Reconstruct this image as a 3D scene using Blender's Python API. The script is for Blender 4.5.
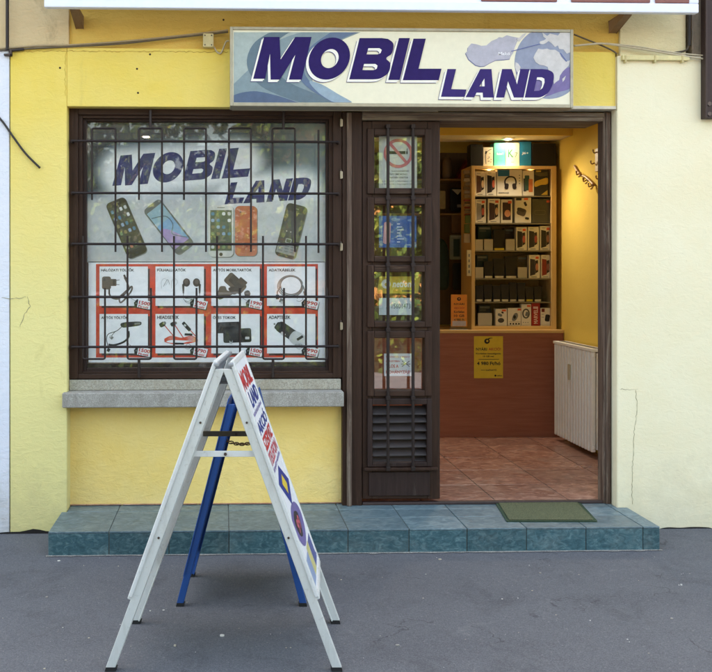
import bpy, math, random
from mathutils import Vector, Matrix
from mathutils.geometry import tessellate_polygon
random.seed(7)
sc = bpy.context.scene
for o in list(bpy.data.objects): bpy.data.objects.remove(o)

# ------------------------------------------------------------------ camera
CAM_Y, CAM_Z, FPX, PX0, PY0, YAW = -5.45, 1.5, 950.0, 253.0, 270.0, 0.0327
cd = bpy.data.cameras.new('camera'); co = bpy.data.objects.new('camera', cd); sc.collection.objects.link(co)
co.location = (0, CAM_Y, CAM_Z); co.rotation_euler = (math.pi/2, 0, -YAW)
cd.sensor_width = 36; cd.lens = FPX/712*36
cd.shift_x = (356-PX0)/712; cd.shift_y = -(336-PY0)/712
cd.clip_start = 0.05; cd.clip_end = 500
sc.camera = co

# ------------------------------------------------------------------ light
w = bpy.data.worlds.new('World'); sc.world = w; w.use_nodes = True
nt = w.node_tree; bg = nt.nodes['Background']
sky = nt.nodes.new('ShaderNodeTexSky'); sky.sky_type = 'NISHITA'; sky.sun_disc = False
SUN_EL, SUN_AZ = math.radians(52), math.radians(-14)       # azimuth clockwise from +Y: behind the shop, so the facade lies in open shade
sky.sun_elevation = SUN_EL; sky.sun_rotation = SUN_AZ
sky.dust_density = 4.0; sky.ozone_density = 1.0; sky.air_density = 1.0
wb = nt.nodes.new('ShaderNodeMix'); wb.data_type = 'RGBA'; wb.blend_type = 'MULTIPLY'; wb.inputs[0].default_value = 1
wb.inputs[7].default_value = (1.16, 1.0, .77, 1)          # the camera's white balance for open shade
nt.links.new(sky.outputs[0], wb.inputs[6]); nt.links.new(wb.outputs[2], bg.inputs[0]); bg.inputs[1].default_value = 0.15
sd = bpy.data.lights.new('sun', 'SUN'); so = bpy.data.objects.new('sun', sd); sc.collection.objects.link(so)
sd.energy = 4.0; sd.angle = math.radians(0.5); sd.color = (1.0, 0.94, 0.84)
sv = Vector((math.sin(SUN_AZ)*math.cos(SUN_EL), math.cos(SUN_AZ)*math.cos(SUN_EL), math.sin(SUN_EL)))
so.rotation_euler = sv.to_track_quat('Z', 'Y').to_euler(); so.location = (0, 8, 12)
vs = sc.view_settings; vs.view_transform = 'Standard'; vs.look = 'None'; vs.gamma = 1; vs.use_curve_mapping = False
vs.exposure = 2.88
sc.render.engine = 'CYCLES'

# ------------------------------------------------------------------ coordinates
ca, sa = math.cos(YAW), math.sin(YAW)
def ray(px, py):
    dx = (px-PX0)/FPX; dz = (PY0-py)/FPX
    return Vector((ca*dx+sa, -sa*dx+ca, dz))
def P(px, py, Y):
    d = ray(px, py); t = (Y-CAM_Y)/d.y
    return Vector((t*d.x, Y, CAM_Z+t*d.z))
def G(px, py, z):
    d = ray(px, py); t = (z-CAM_Z)/d.z
    return Vector((t*d.x, CAM_Y+t*d.y, z))
def PXW(px, py, X):
    d = ray(px, py); t = X/d.x
    return Vector((X, CAM_Y+t*d.y, CAM_Z+t*d.z))
def X(px, Y, py=270): return P(px, py, Y).x
def Z(py, Y, px=340): return P(px, py, Y).z

# ------------------------------------------------------------------ materials
def lin(c):
    c = c/255.0
    return c/12.92 if c <= .04045 else ((c+.055)/1.055)**2.4
def S(r, g, b): return (lin(r), lin(g), lin(b), 1)
def node(nt, t, **kw):
    n = nt.nodes.new(t)
    for k, v in kw.items(): setattr(n, k, v)
    return n
def base(name):
    m = bpy.data.materials.new(name); m.use_nodes = True
    return m, m.node_tree, m.node_tree.nodes['Principled BSDF']
def noise(nt, vec, scale, detail=4, rough=.6, dist=0):
    n = node(nt, 'ShaderNodeTexNoise'); n.inputs['Scale'].default_value = scale
    n.inputs['Detail'].default_value = detail; n.inputs['Roughness'].default_value = rough
    n.inputs['Distortion'].default_value = dist
    nt.links.new(vec, n.inputs['Vector']); return n.outputs['Fac']
def ramp(nt, fac, stops):
    r = node(nt, 'ShaderNodeValToRGB'); e = r.color_ramp.elements
    while len(e) < len(stops): e.new(.5)
    for i, (p, c) in enumerate(stops):
        e[i].position = p; e[i].color = c if len(c) == 4 else (*c, 1)
    nt.links.new(fac, r.inputs[0]); return r.outputs[0]
def mix(nt, fac, a, b, mode='MIX'):
    m = node(nt, 'ShaderNodeMix', data_type='RGBA', blend_type=mode)
    for s, v in ((0, fac), (6, a), (7, b)):
        if hasattr(v, 'is_output') or hasattr(v, 'links'): nt.links.new(v, m.inputs[s])
        else: m.inputs[s].default_value = v
    return m.outputs[2]
def math_(nt, op, a, b=0.0):
    m = node(nt, 'ShaderNodeMath', operation=op)
    for s, v in ((0, a), (1, b)):
        if hasattr(v, 'links'): nt.links.new(v, m.inputs[s])
        else: m.inputs[s].default_value = v
    return m.outputs[0]
def wpos(nt): return node(nt, 'ShaderNodeNewGeometry').outputs['Position']
def scaled(nt, vec, s):
    m = node(nt, 'ShaderNodeMapping'); m.inputs['Scale'].default_value = s
    nt.links.new(vec, m.inputs['Vector']); return m.outputs[0]
def bump(nt, b, h, strength, dist=.01, prev=None):
    n = node(nt, 'ShaderNodeBump'); n.inputs['Strength'].default_value = strength; n.inputs['Distance'].default_value = dist
    nt.links.new(h, n.inputs['Height'])
    if prev is not None: nt.links.new(prev, n.inputs['Normal'])
    nt.links.new(n.outputs[0], b.inputs['Normal']); return n.outputs[0]

_c = {}
def M(r, g, b, rough=.55, metal=0.0, var=.12, spec=.4):
    """plain paint / print / plastic of one colour with a faint mottling"""
    k = (r, g, b, rough, metal, var, spec)
    if k in _c: return _c[k]
    m, nt, bs = base('paint_%d_%d_%d' % (r, g, b)); c = S(r, g, b)
    bs.inputs['Roughness'].default_value = rough; bs.inputs['Metallic'].default_value = metal
    bs.inputs['Specular IOR Level'].default_value = spec
    if var:
        n = noise(nt, wpos(nt), 23, 5, .65)
        d = tuple(x*(1-var) for x in c[:3])+(1,); l = tuple(min(1, x*(1+var)) for x in c[:3])+(1,)
        nt.links.new(ramp(nt, n, [(.3, d), (.7, l)]), bs.inputs['Base Color'])
    else: bs.inputs['Base Color'].default_value = c
    _c[k] = m; return m
def stucco(name, c1, c2, stain, low=None, lowz=(0, 1), amt=.5, bstr=.55, stain_lo=.60, dirt=.42):
    m, nt, bs = base(name); p = wpos(nt)
    n1 = noise(nt, p, 2.2, 6, .65, .4)
    col = mix(nt, ramp(nt, n1, [(.32, (0,)*3), (.68, (1,)*3)]), c1, c2)
    if low:
        z = node(nt, 'ShaderNodeSeparateXYZ'); nt.links.new(p, z.inputs[0])
        zz = math_(nt, 'ADD', z.outputs[2], math_(nt, 'MULTIPLY', math_(nt, 'SUBTRACT', noise(nt, p, 3, 4), .5), .9))
        mr = node(nt, 'ShaderNodeMapRange'); nt.links.new(zz, mr.inputs[0])
        mr.inputs[1].default_value = lowz[0]; mr.inputs[2].default_value = lowz[1]
        col = mix(nt, mr.outputs[0], low, col)
    n2 = noise(nt, scaled(nt, p, (1, 1, .35)), 5.5, 8, .72, .8)
    col = mix(nt, math_(nt, 'MULTIPLY', ramp(nt, n2, [(stain_lo, (0,)*3), (stain_lo+.2, (1,)*3)]), amt), col, stain)
    n3 = noise(nt, p, 70, 3, .6)
    col = mix(nt, math_(nt, 'MULTIPLY', ramp(nt, n3, [(.66, (0,)*3), (.74, (1,)*3)]), .28), col, stain)
    zs_ = node(nt, 'ShaderNodeSeparateXYZ'); nt.links.new(p, zs_.inputs[0])
    zd_ = math_(nt, 'ADD', zs_.outputs[2], math_(nt, 'MULTIPLY', math_(nt, 'SUBTRACT', noise(nt, p, 9, 7, .75), .5), 1.1))
    md = node(nt, 'ShaderNodeMapRange'); nt.links.new(zd_, md.inputs[0])
    for i_, v_ in ((1, .42), (2, .02), (3, 0), (4, dirt)): md.inputs[i_].default_value = v_
    col = mix(nt, md.outputs[0], col, S(150, 142, 120))
    nt.links.new(col, bs.inputs['Base Color'])
    bs.inputs['Roughness'].default_value = .9; bs.inputs['Specular IOR Level'].default_value = .15
    a = bump(nt, bs, noise(nt, p, 130, 4, .65), bstr*.55, .004)
    b_ = bump(nt, bs, noise(nt, scaled(nt, p, (1, 1, 1.7)), 17, 5, .6, 1.2), bstr, .012, a)
    n5 = ramp(nt, noise(nt, scaled(nt, p, (1, 1, 2.6)), 9, 3, .5, 2.5), [(.47, (0,)*3), (.5, (1,)*3), (.53, (0,)*3)])
    n5 = math_(nt, 'MULTIPLY', n5, ramp(nt, noise(nt, p, 1.9, 3), [(.45, (0,)*3), (.6, (1,)*3)]))
    bump(nt, bs, n5, bstr*.7, .006, b_)
    return m
def wood(name, c1, c2, worn, amt, axis='z', rough=.5, wear=.58):
    m, nt, bs = base(name); p = wpos(nt)
    s = {'z': (14, 14, .9), 'x': (.9, 14, 14), 'y': (14, .9, 14)}[axis]
    n1 = noise(nt, scaled(nt, p, s), 4, 6, .65, .3)
    col = ramp(nt, n1, [(.3, c1), (.7, c2)])
    n2 = noise(nt, scaled(nt, p, tuple(x*.45 for x in s)), 5, 8, .75, .6)
    col = mix(nt, math_(nt, 'MULTIPLY', ramp(nt, n2, [(wear, (0,)*3), (wear+.16, (1,)*3)]), amt), col, worn)
    nt.links.new(col, bs.inputs['Base Color']); bs.inputs['Roughness'].default_value = rough
    bs.inputs['Specular IOR Level'].default_value = .2
    bump(nt, bs, n1, .25, .003); return m
def tile(name, c1, c2, c3, rough=.4, sc=16):
    m, nt, bs = base(name); p = wpos(nt); oi = node(nt, 'ShaderNodeAttribute', attribute_name='rnd')
    n1 = noise(nt, scaled(nt, p, (1, 1.4, 1.6)), sc, 7, .7, 1.4)
    col = ramp(nt, n1, [(.34, c1), (.5, c2), (.66, c3)])
    v = math_(nt, 'ADD', math_(nt, 'MULTIPLY', oi.outputs['Fac'], .35), .82)
    hs = node(nt, 'ShaderNodeHueSaturation'); nt.links.new(col, hs.inputs['Color']); nt.links.new(v, hs.inputs['Value'])
    n2 = noise(nt, p, 4, 6, .7)
    nt.links.new(mix(nt, math_(nt, 'MULTIPLY', ramp(nt, n2, [(.5, (0,)*3), (.75, (1,)*3)]), .3), hs.outputs[0], S(135, 135, 128)), bs.inputs['Base Color'])
    nt.links.new(ramp(nt, n2, [(.3, (rough*.7,)*3), (.7, (rough*1.35,)*3)]), bs.inputs['Roughness'])
    bump(nt, bs, n1, .35, .004); return m
def glass(name='window_glass', tint=(.985, .99, .988, 1), ior=1.5, dirt=.04):
    m, nt, bs = base(name); nt.nodes.remove(bs)
    tr = node(nt, 'ShaderNodeBsdfTransparent'); tr.inputs[0].default_value = tint
    gl = node(nt, 'ShaderNodeBsdfGlossy'); gl.inputs['Roughness'].default_value = .015
    lw = node(nt, 'ShaderNodeLayerWeight'); lw.inputs[0].default_value = .5
    f0 = ((ior-1)/(ior+1))**2
    fr = math_(nt, 'ADD', math_(nt, 'MULTIPLY', math_(nt, 'POWER', lw.outputs['Facing'], 5.0), 1-f0), f0)
    bp = node(nt, 'ShaderNodeBump'); bp.inputs['Strength'].default_value = .012; bp.inputs['Distance'].default_value = .01
    nt.links.new(noise(nt, wpos(nt), 3.5, 2), bp.inputs['Height']); nt.links.new(bp.outputs[0], gl.inputs['Normal'])
    m1 = node(nt, 'ShaderNodeMixShader'); nt.links.new(fr, m1.inputs[0]); nt.links.new(tr.outputs[0], m1.inputs[1]); nt.links.new(gl.outputs[0], m1.inputs[2])
    df = node(nt, 'ShaderNodeBsdfDiffuse'); df.inputs[0].default_value = (.5, .5, .48, 1)
    m2 = node(nt, 'ShaderNodeMixShader')
    nt.links.new(math_(nt, 'MULTIPLY', ramp(nt, noise(nt, wpos(nt), 9, 7, .7, .8), [(.4, (0,)*3), (.8, (1,)*3)]), dirt*2), m2.inputs[0])
    nt.links.new(m1.outputs[0], m2.inputs[1]); nt.links.new(df.outputs[0], m2.inputs[2])
    nt.links.new(m2.outputs[0], nt.nodes['Material Output'].inputs[0]); return m
def emit(name, col, st):
    m, nt, bs = base(name); bs.inputs['Emission Color'].default_value = col; bs.inputs['Emission Strength'].default_value = st
    return m
def speckle(name, cols, scale=160, rough=.85, bstr=.3, stain=None):
    m, nt, bs = base(name); p = wpos(nt)
    v = node(nt, 'ShaderNodeTexVoronoi'); v.inputs['Scale'].default_value = scale; nt.links.new(p, v.inputs['Vector'])
    sep = node(nt, 'ShaderNodeSeparateColor'); nt.links.new(v.outputs['Color'], sep.inputs[0])
    col = ramp(nt, sep.outputs[0], cols)
    n = noise(nt, scaled(nt, p, (1, 1, .3)), 14, 6, .7)
    if stain: col = mix(nt, math_(nt, 'MULTIPLY', ramp(nt, n, [(.48, (0,)*3), (.68, (1,)*3)]), .65), col, stain)
    nt.links.new(col, bs.inputs['Base Color']); bs.inputs['Roughness'].default_value = rough
    bump(nt, bs, v.outputs['Distance'], bstr, .004); return m
def asphalt():
    m, nt, bs = base('asphalt'); p = wpos(nt)
    n1 = noise(nt, p, 1.1, 6, .65, .5); n2 = noise(nt, p, 190, 3, .7)
    col = mix(nt, n1, S(86, 88, 95), S(108, 110, 116))
    n4 = noise(nt, scaled(nt, p, (.35, 1.4, 1)), 1.6, 5, .6)
    col = mix(nt, math_(nt, 'MULTIPLY', ramp(nt, n4, [(.5, (0,)*3), (.66, (1,)*3)]), .45), col, S(66, 67, 76))
    col = mix(nt, .55, col, ramp(nt, n2, [(.35, S(60, 62, 67)), (.55, S(102, 104, 110)), (.72, S(136, 136, 138))]))
    n6 = noise(nt, p, 3.2, 9, .78, .6)
    col = mix(nt, math_(nt, 'MULTIPLY', ramp(nt, n6, [(.52, (0,)*3), (.64, (1,)*3)]), .4), col, S(62, 63, 68))
    col = mix(nt, math_(nt, 'MULTIPLY', ramp(nt, n6, [(.33, (1,)*3), (.42, (0,)*3)]), .3), col, S(134, 134, 136))
    v = node(nt, 'ShaderNodeTexVoronoi'); v.inputs['Scale'].default_value = 75; nt.links.new(p, v.inputs['Vector'])
    sp = node(nt, 'ShaderNodeSeparateColor'); nt.links.new(v.outputs['Color'], sp.inputs[0])
    v9 = node(nt, 'ShaderNodeTexVoronoi'); v9.inputs['Scale'].default_value = 150; nt.links.new(p, v9.inputs['Vector'])
    s9 = node(nt, 'ShaderNodeSeparateColor'); nt.links.new(v9.outputs['Color'], s9.inputs[0])
    col = mix(nt, .16, col, ramp(nt, s9.outputs[0], [(0, S(58, 58, 62)), (.5, S(98, 99, 104)), (1, S(142, 141, 140))]))
    msk = math_(nt, 'MULTIPLY', math_(nt, 'GREATER_THAN', sp.outputs[1], .97), math_(nt, 'LESS_THAN', v.outputs['Distance'], .3))
    col = mix(nt, math_(nt, 'MULTIPLY', msk, .22), col, S(176, 174, 172))
    vd = node(nt, 'ShaderNodeVectorMath', operation='ADD')
    nz = node(nt, 'ShaderNodeTexNoise'); nz.inputs['Scale'].default_value = 5; nz.inputs['Detail'].default_value = 6; nt.links.new(p, nz.inputs['Vector'])
    scv = node(nt, 'ShaderNodeVectorMath', operation='SCALE'); scv.inputs[3].default_value = .35; nt.links.new(nz.outputs['Color'], scv.inputs[0])
    nt.links.new(p, vd.inputs[0]); nt.links.new(scv.outputs[0], vd.inputs[1])
    v2 = node(nt, 'ShaderNodeTexVoronoi', feature='DISTANCE_TO_EDGE'); v2.inputs['Scale'].default_value = 1.15; nt.links.new(vd.outputs[0], v2.inputs['Vector'])
    crk = math_(nt, 'MULTIPLY', math_(nt, 'LESS_THAN', v2.outputs['Distance'], .0045), ramp(nt, noise(nt, p, 1.7, 3), [(.54, (0,)*3), (.6, (1,)*3)]))
    col = mix(nt, math_(nt, 'MULTIPLY', crk, .45), col, S(38, 38, 42))
    nt.links.new(col, bs.inputs['Base Color']); bs.inputs['Roughness'].default_value = .82; bs.inputs['Specular IOR Level'].default_value = .3
    a = bump(nt, bs, n2, .55, .006); bump(nt, bs, noise(nt, p, 45, 4, .7), .4, .01, a); return m

YEL, YEL2, PALE = S(226, 199, 90), S(232, 208, 112), S(228, 216, 148)
DIRT = S(168, 150, 96)
m_wall = stucco('yellow_stucco', YEL, YEL2, DIRT, low=PALE, lowz=(1.2, 2.7), amt=.35, bstr=.32, dirt=.25)
m_panel = stucco('golden_stucco', S(246, 212, 122), S(249, 223, 148), S(216, 186, 120), amt=.3, bstr=.55, dirt=.12)
m_cream = stucco('cream_stucco', S(236, 225, 190), S(239, 231, 201), S(198, 186, 152), amt=.22, bstr=.2, dirt=.2)
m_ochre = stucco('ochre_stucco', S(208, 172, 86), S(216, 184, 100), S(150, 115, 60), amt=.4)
m_beige = stucco('beige_stucco', S(196, 174, 134), S(206, 186, 148), S(120, 104, 80), amt=.7, bstr=.35, stain_lo=.52)
m_white_st = stucco('white_stucco', S(216, 219, 230), S(224, 226, 235), S(180, 180, 180), amt=.2, bstr=.35)
m_grey_st = stucco('grey_render', S(140, 126, 110), S(165, 150, 132), S(60, 52, 46), amt=.9, bstr=.7, stain_lo=.5)
m_wood = wood('dark_brown_wood', S(42, 27, 20), S(64, 44, 34), S(108, 86, 70), .55)
m_woodh = wood('dark_brown_wood_crosswise', S(43, 29, 22), S(68, 48, 38), S(120, 98, 80), .6, 'x')
m_woodw = wood('weathered_wood', S(72, 56, 48), S(108, 90, 78), S(150, 138, 122), .7, 'z', .7, .5)
m_woodwh = wood('weathered_wood_crosswise', S(86, 72, 62), S(126, 110, 94), S(160, 150, 130), .7, 'x', .7, .48)
m_woodd = wood('plum_brown_wood', S(42, 31, 28), S(58, 43, 39), S(98, 86, 78), .4)
m_iron = M(42, 32, 30, .5, .3)
m_steel = M(78, 66, 60, .55, .5)
m_glass = glass()
m_glass_door = glass('door_glass', (.95, .96, .95, 1), 2.0, .03)
m_gran = speckle('granite', [(0, S(140, 136, 128)), (.35, S(154, 150, 142)), (.7, S(164, 160, 152)), (1, S(178, 174, 165))], 260, .9, .3, S(126, 120, 110))
m_gran2 = speckle('old_granite', [(0, S(142, 137, 124)), (.5, S(160, 155, 142)), (1, S(178, 173, 158))], 200, .9, .3, S(140, 130, 110))
m_asph = asphalt()
m_tgrey = tile('grey_slate_tile', S(66, 88, 98), S(90, 112, 122), S(120, 138, 144), .42)
m_tblue = tile('blue_slate_tile', S(76, 98, 106), S(96, 117, 125), S(120, 139, 144), .38)
m_tteal = tile('teal_riser_tile', S(46, 74, 82), S(62, 93, 101), S(98, 126, 131), .35, 22)
m_grout = M(112, 112, 106, .9)
m_groutd = M(122, 126, 122, .9)
def scuffed(name, c1, dirt_, rough, metal):
    m, nt, bs = base(name); p = wpos(nt); n1 = noise(nt, p, 38, 9, .8, .5); n2 = noise(nt, scaled(nt, p, (1, 1, .2)), 26, 6, .7)
    col = mix(nt, math_(nt, 'MULTIPLY', ramp(nt, n1, [(.56, (0,)*3), (.66, (1,)*3)]), .55), c1, dirt_)
    col = mix(nt, math_(nt, 'MULTIPLY', ramp(nt, n2, [(.5, (0,)*3), (.75, (1,)*3)]), .4), col, dirt_)
    nt.links.new(col, bs.inputs['Base Color']); bs.inputs['Metallic'].default_value = metal
    nt.links.new(ramp(nt, n1, [(.3, (rough*.8,)*3), (.7, (min(1, rough*1.5),)*3)]), bs.inputs['Roughness']); bump(nt, bs, n1, .15, .002); return m
m_alu = scuffed('scuffed_aluminium', S(200, 202, 200), S(150, 148, 140), .42, .15)
m_aluw = scuffed('pale_aluminium', S(208, 210, 210), S(160, 158, 152), .45, .15)
m_rub = M(28, 28, 30, .7)
m_blue = scuffed('scuffed_blue_paint', S(32, 76, 146), S(56, 76, 110), .4, .1)
m_inwall = stucco('interior_yellow_paint', S(224, 190, 84), S(228, 196, 92), S(208, 174, 76), amt=.2, bstr=.1)
m_ceil = M(226, 214, 180, .9, 0, .03)
m_lam = wood('reddish_laminate', S(150, 92, 70), S(167, 107, 83), S(136, 84, 64), .4, 'x', .4)
m_pine = wood('light_pine', S(206, 168, 104), S(222, 188, 126), S(190, 150, 90), .4, 'z', .5)
m_pineh = wood('light_pine_crosswise', S(206, 168, 104), S(222, 188, 126), S(190, 150, 90), .4, 'x', .5)
m_ftile = tile('brown_floor_tile', S(118, 80, 68), S(152, 110, 94), S(192, 154, 136), .34, 11)
m_rad = M(242, 240, 232, .4, 0, .04)

# ------------------------------------------------------------------ mesh builder
ORG = {}
class MB:
    def __init__(s): s.v = []; s.f = []; s.mi = []; s.mats = []; s.rnd = []
    def _m(s, m):
        if m not in s.mats: s.mats.append(m)
        return s.mats.index(m)
    def add(s, vs, fs, m):
        b = len(s.v); s.v += [Vector(v) for v in vs]; i = s._m(m); r = random.random()
        for f in fs: s.f.append([b+k for k in f]); s.mi.append(i); s.rnd.append(r)
        return s
    def box(s, x0, x1, y0, y1, z0, z1, m):
        x0, x1 = sorted((x0, x1)); y0, y1 = sorted((y0, y1)); z0, z1 = sorted((z0, z1))
        v = [(x, y, z) for x in (x0, x1) for y in (y0, y1) for z in (z0, z1)]
        return s.add(v, [(0, 1, 3, 2), (4, 6, 7, 5), (0, 4, 5, 1), (2, 3, 7, 6), (0, 2, 6, 4), (1, 5, 7, 3)], m)
    def pbox(s, px0, py0, px1, py1, Y0, Y1, m):
        """box whose front face, standing at depth Y0, spans the given picture rectangle"""
        a = P(px0, py1, Y0); b = P(px1, py0, Y0)
        return s.box(a.x, b.x, Y0, Y1, a.z, b.z, m)
    def extr(s, loops, d, m):
        """closed solid: outline(s) given as 3-D points, extruded along d"""
        pts = [p for l in loops for p in l]; n = len(pts); d = Vector(d)
        tri = tessellate_polygon([[Vector(p) for p in l] for l in loops])
        vs = [Vector(p) for p in pts]+[Vector(p)+d for p in pts]
        fs = [tuple(t) for t in tri]+[tuple(n+k for k in reversed(t)) for t in tri]
        b = 0
        for l in loops:
            k = len(l)
            for i in range(k): fs.append((b+i, b+(i+1) % k, n+b+(i+1) % k, n+b+i))
            b += k
        return s.add(vs, fs, m)
    def flat(s, loops, m):
        tri = tessellate_polygon([[Vector(p) for p in l] for l in loops])
        return s.add([p for l in loops for p in l], [tuple(t) for t in tri], m)
    def tube(s, path, r, m, seg=8, closed=False):
        path = [Vector(p) for p in path]; n = len(path); rings = []
        up = Vector((0, 0, 1)); prev = None
        for i, p in enumerate(path):
            if closed: t = path[(i+1) % n]-path[i-1]
            else: t = path[min(i+1, n-1)]-path[max(i-1, 0)]
            t.normalize()
            a = prev if prev is not None else (Vector((1, 0, 0)) if abs(t.z) > .9 else up)
            u = a-t*a.dot(t)
            if u.length < 1e-5: u = t.orthogonal()
            u.normalize(); prev = u; v = t.cross(u)
            rr = r[i] if isinstance(r, (list, tuple)) else r
            rings.append([p+u*rr*math.cos(2*math.pi*k/seg)+v*rr*math.sin(2*math.pi*k/seg) for k in range(seg)])
        vs = [q for R in rings for q in R]; fs = []
        for i in range(n if closed else n-1):
            j = (i+1) % n
            for k in range(seg): fs.append((i*seg+k, i*seg+(k+1) % seg, j*seg+(k+1) % seg, j*seg+k))
        if not closed: fs += [tuple(range(seg-1, -1, -1)), tuple((n-1)*seg+k for k in range(seg))]
        return s.add(vs, fs, m)
    def beam(s, a, b, u, wu, v, wv, m):
        """bar from a to b, half-widths wu along u and wv along v, ends cut square to u x v"""
        a, b, u, v = Vector(a), Vector(b), Vector(u), Vector(v)
        vs = [p+u*i*wu+v*j*wv for p in (a, b) for i, j in ((-1, -1), (1, -1), (1, 1), (-1, 1))]
        return s.add(vs, [(3, 2, 1, 0), (4, 5, 6, 7), (0, 1, 5, 4), (1, 2, 6, 5), (2, 3, 7, 6), (3, 0, 4, 7)], m)
    def ball(s, c, r, m, seg=10, sq=(1, 1, 1)):
        c = Vector(c); vs = []; fs = []; R = seg//2
        for i in range(R+1):
            th = math.pi*i/R
            for k in range(seg):
                ph = 2*math.pi*k/seg
                vs.append(c+Vector((r*sq[0]*math.sin(th)*math.cos(ph), r*sq[1]*math.sin(th)*math.sin(ph), r*sq[2]*math.cos(th))))
        for i in range(R):
            for k in range(seg): fs.append((i*seg+k, i*seg+(k+1) % seg, (i+1)*seg+(k+1) % seg, (i+1)*seg+k))
        return s.add(vs, fs, m)
    def frame(s, o, i, Y0, Y1, mv, mh):
        """four butted boards between outer and inner picture rectangles (x0,y0,x1,y1)"""
        a, b = P(o[0], o[3], Y0), P(o[2], o[1], Y0); c, d = P(i[0], i[3], Y0), P(i[2], i[1], Y0)
        s.box(a.x, c.x, Y0, Y1, a.z, b.z, mv); s.box(d.x, b.x, Y0, Y1, a.z, b.z, mv)
        s.box(c.x, d.x, Y0, Y1, d.z, b.z, mh); s.box(c.x, d.x, Y0, Y1, a.z, c.z, mh); return s
    def build(s, name, parent=None, bevel=0, smooth=False, segs=2):
        lo = Vector((min(v.x for v in s.v), min(v.y for v in s.v), min(v.z for v in s.v)))
        hi = Vector((max(v.x for v in s.v), max(v.y for v in s.v), max(v.z for v in s.v)))
        org = (lo+hi)/2; org.z = lo.z
        me = bpy.data.meshes.new(name); me.from_pydata([v-org for v in s.v], [], s.f)
        for m in s.mats: me.materials.append(m)
        me.polygons.foreach_set('material_index', s.mi)
        at = me.attributes.new('rnd', 'FLOAT', 'FACE'); at.data.foreach_set('value', s.rnd)
        if smooth: me.polygons.foreach_set('use_smooth', [True]*len(s.f))
        me.update()
        o = bpy.data.objects.new(name, me); sc.collection.objects.link(o); ORG[o.name] = org
        if parent: o.parent = parent; o.location = org-ORG[parent.name]
        else: o.location = org
        if bevel:
            b = o.modifiers.new('bevel', 'BEVEL'); b.width = bevel; b.segments = segs; b.limit_method = 'ANGLE'
        return o
def tag(o, label=None, cat=None, group=None, kind=None):
    for k, v in (('label', label), ('category', cat), ('group', group), ('kind', kind)):
        if v: o[k] = v
    return o
def empty(name, loc, label, cat, group=None):
    o = bpy.data.objects.new(name, None); sc.collection.objects.link(o); o.location = loc
    o.empty_display_size = .05; ORG[o.name] = Vector(loc); return tag(o, label, cat, group)

# flat print helpers: shapes are drawn on the plane y = Y (layers stand 0.4 mm apart)
def PL(Y, layer=0): return lambda p: P(p[0], p[1], Y-layer*.0005)
def draw(mb, loops, Y, layer, m):
    f = PL(Y, layer); mb.flat([[f(p) for p in l] for l in loops], m)
def rect(x0, y0, x1, y1): return [(x0, y0), (x1, y0), (x1, y1), (x0, y1)]
def rrect(cx, cy, w, h, ang=0, r=.15, n=4, sh=0):
    rr = r*min(w, h); pts = []
    for sx, sy, a0 in ((1, 1, 0), (-1, 1, 90), (-1, -1, 180), (1, -1, 270)):
        for k in range(n+1):
            a = math.radians(a0+90*k/n); pts.append((sx*(w/2-rr)+rr*math.cos(a), sy*(h/2-rr)+rr*math.sin(a)))
    c, s_ = math.cos(math.radians(ang)), math.sin(math.radians(ang))
    return [(cx+(x+sh*y)*c-y*s_, cy+(x+sh*y)*s_+y*c) for x, y in pts]
def ell(cx, cy, rx, ry, n=36, sh=0, a0=0, a1=360):
    return [(cx+rx*math.cos(t)-sh*ry*math.sin(t), cy+ry*math.sin(t)) for t in (math.radians(a0+(a1-a0)*k/n) for k in range(n))]
def spl(pts, n=6, closed=True):
    out = []; N = len(pts)
    for i in range(N if closed else N-1):
        g = (lambda k: pts[k % N]) if closed else (lambda k: pts[min(max(k, 0), N-1)])
        p0, p1, p2, p3 = g(i-1), g(i), g(i+1), g(i+2)
        for k in range(n):
            t = k/n
            out.append(tuple(.5*(2*p1[j]+(p2[j]-p0[j])*t+(2*p0[j]-5*p1[j]+4*p2[j]-p3[j])*t*t+(3*p1[j]-p0[j]-3*p2[j]+p3[j])*t**3) for j in range(len(p1))))
    if not closed: out.append(tuple(pts[-1]))
    return out
def stroke(pts, wd):
    L, R = [], []
    for i, p in enumerate(pts):
        a = pts[max(i-1, 0)]; b = pts[min(i+1, len(pts)-1)]
        dx, dy = b[0]-a[0], b[1]-a[1]; l = math.hypot(dx, dy) or 1
        L.append((p[0]-dy/l*wd/2, p[1]+dx/l*wd/2)); R.append((p[0]+dy/l*wd/2, p[1]-dx/l*wd/2))
    return list(zip(L, R))
def dstroke(mb, pts, wd, Y, layer, m):
    q = stroke(pts, wd); f = PL(Y, layer); vs = []
    for a, b in q: vs += [f(a), f(b)]
    mb.add(vs, [(2*i, 2*i+1, 2*i+3, 2*i+2) for i in range(len(q)-1)], m)
_t = {}
def glyphs(s, bold):
    if (s, bold) not in _t:
        c = bpy.data.curves.new('text', 'FONT'); c.body = s; c.offset = bold; c.resolution_u = 2; c.fill_mode = 'FRONT'
        o = bpy.data.objects.new('text', c); sc.collection.objects.link(o); bpy.context.view_layer.update()
        dg = bpy.context.evaluated_depsgraph_get(); me = o.evaluated_get(dg).to_mesh()
        v = [(a.co.x, a.co.y) for a in me.vertices]; f = [tuple(p.vertices) for p in me.polygons]
        o.evaluated_get(dg).to_mesh_clear(); bpy.data.objects.remove(o); bpy.data.curves.remove(c)
        x0 = min(a[0] for a in v); x1 = max(a[0] for a in v); y0 = min(a[1] for a in v); y1 = max(a[1] for a in v)
        _t[(s, bold)] = ([((a[0]-x0)/(x1-x0), (a[1]-y0)/(y1-y0)) for a in v], f)
    return _t[(s, bold)]
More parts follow.
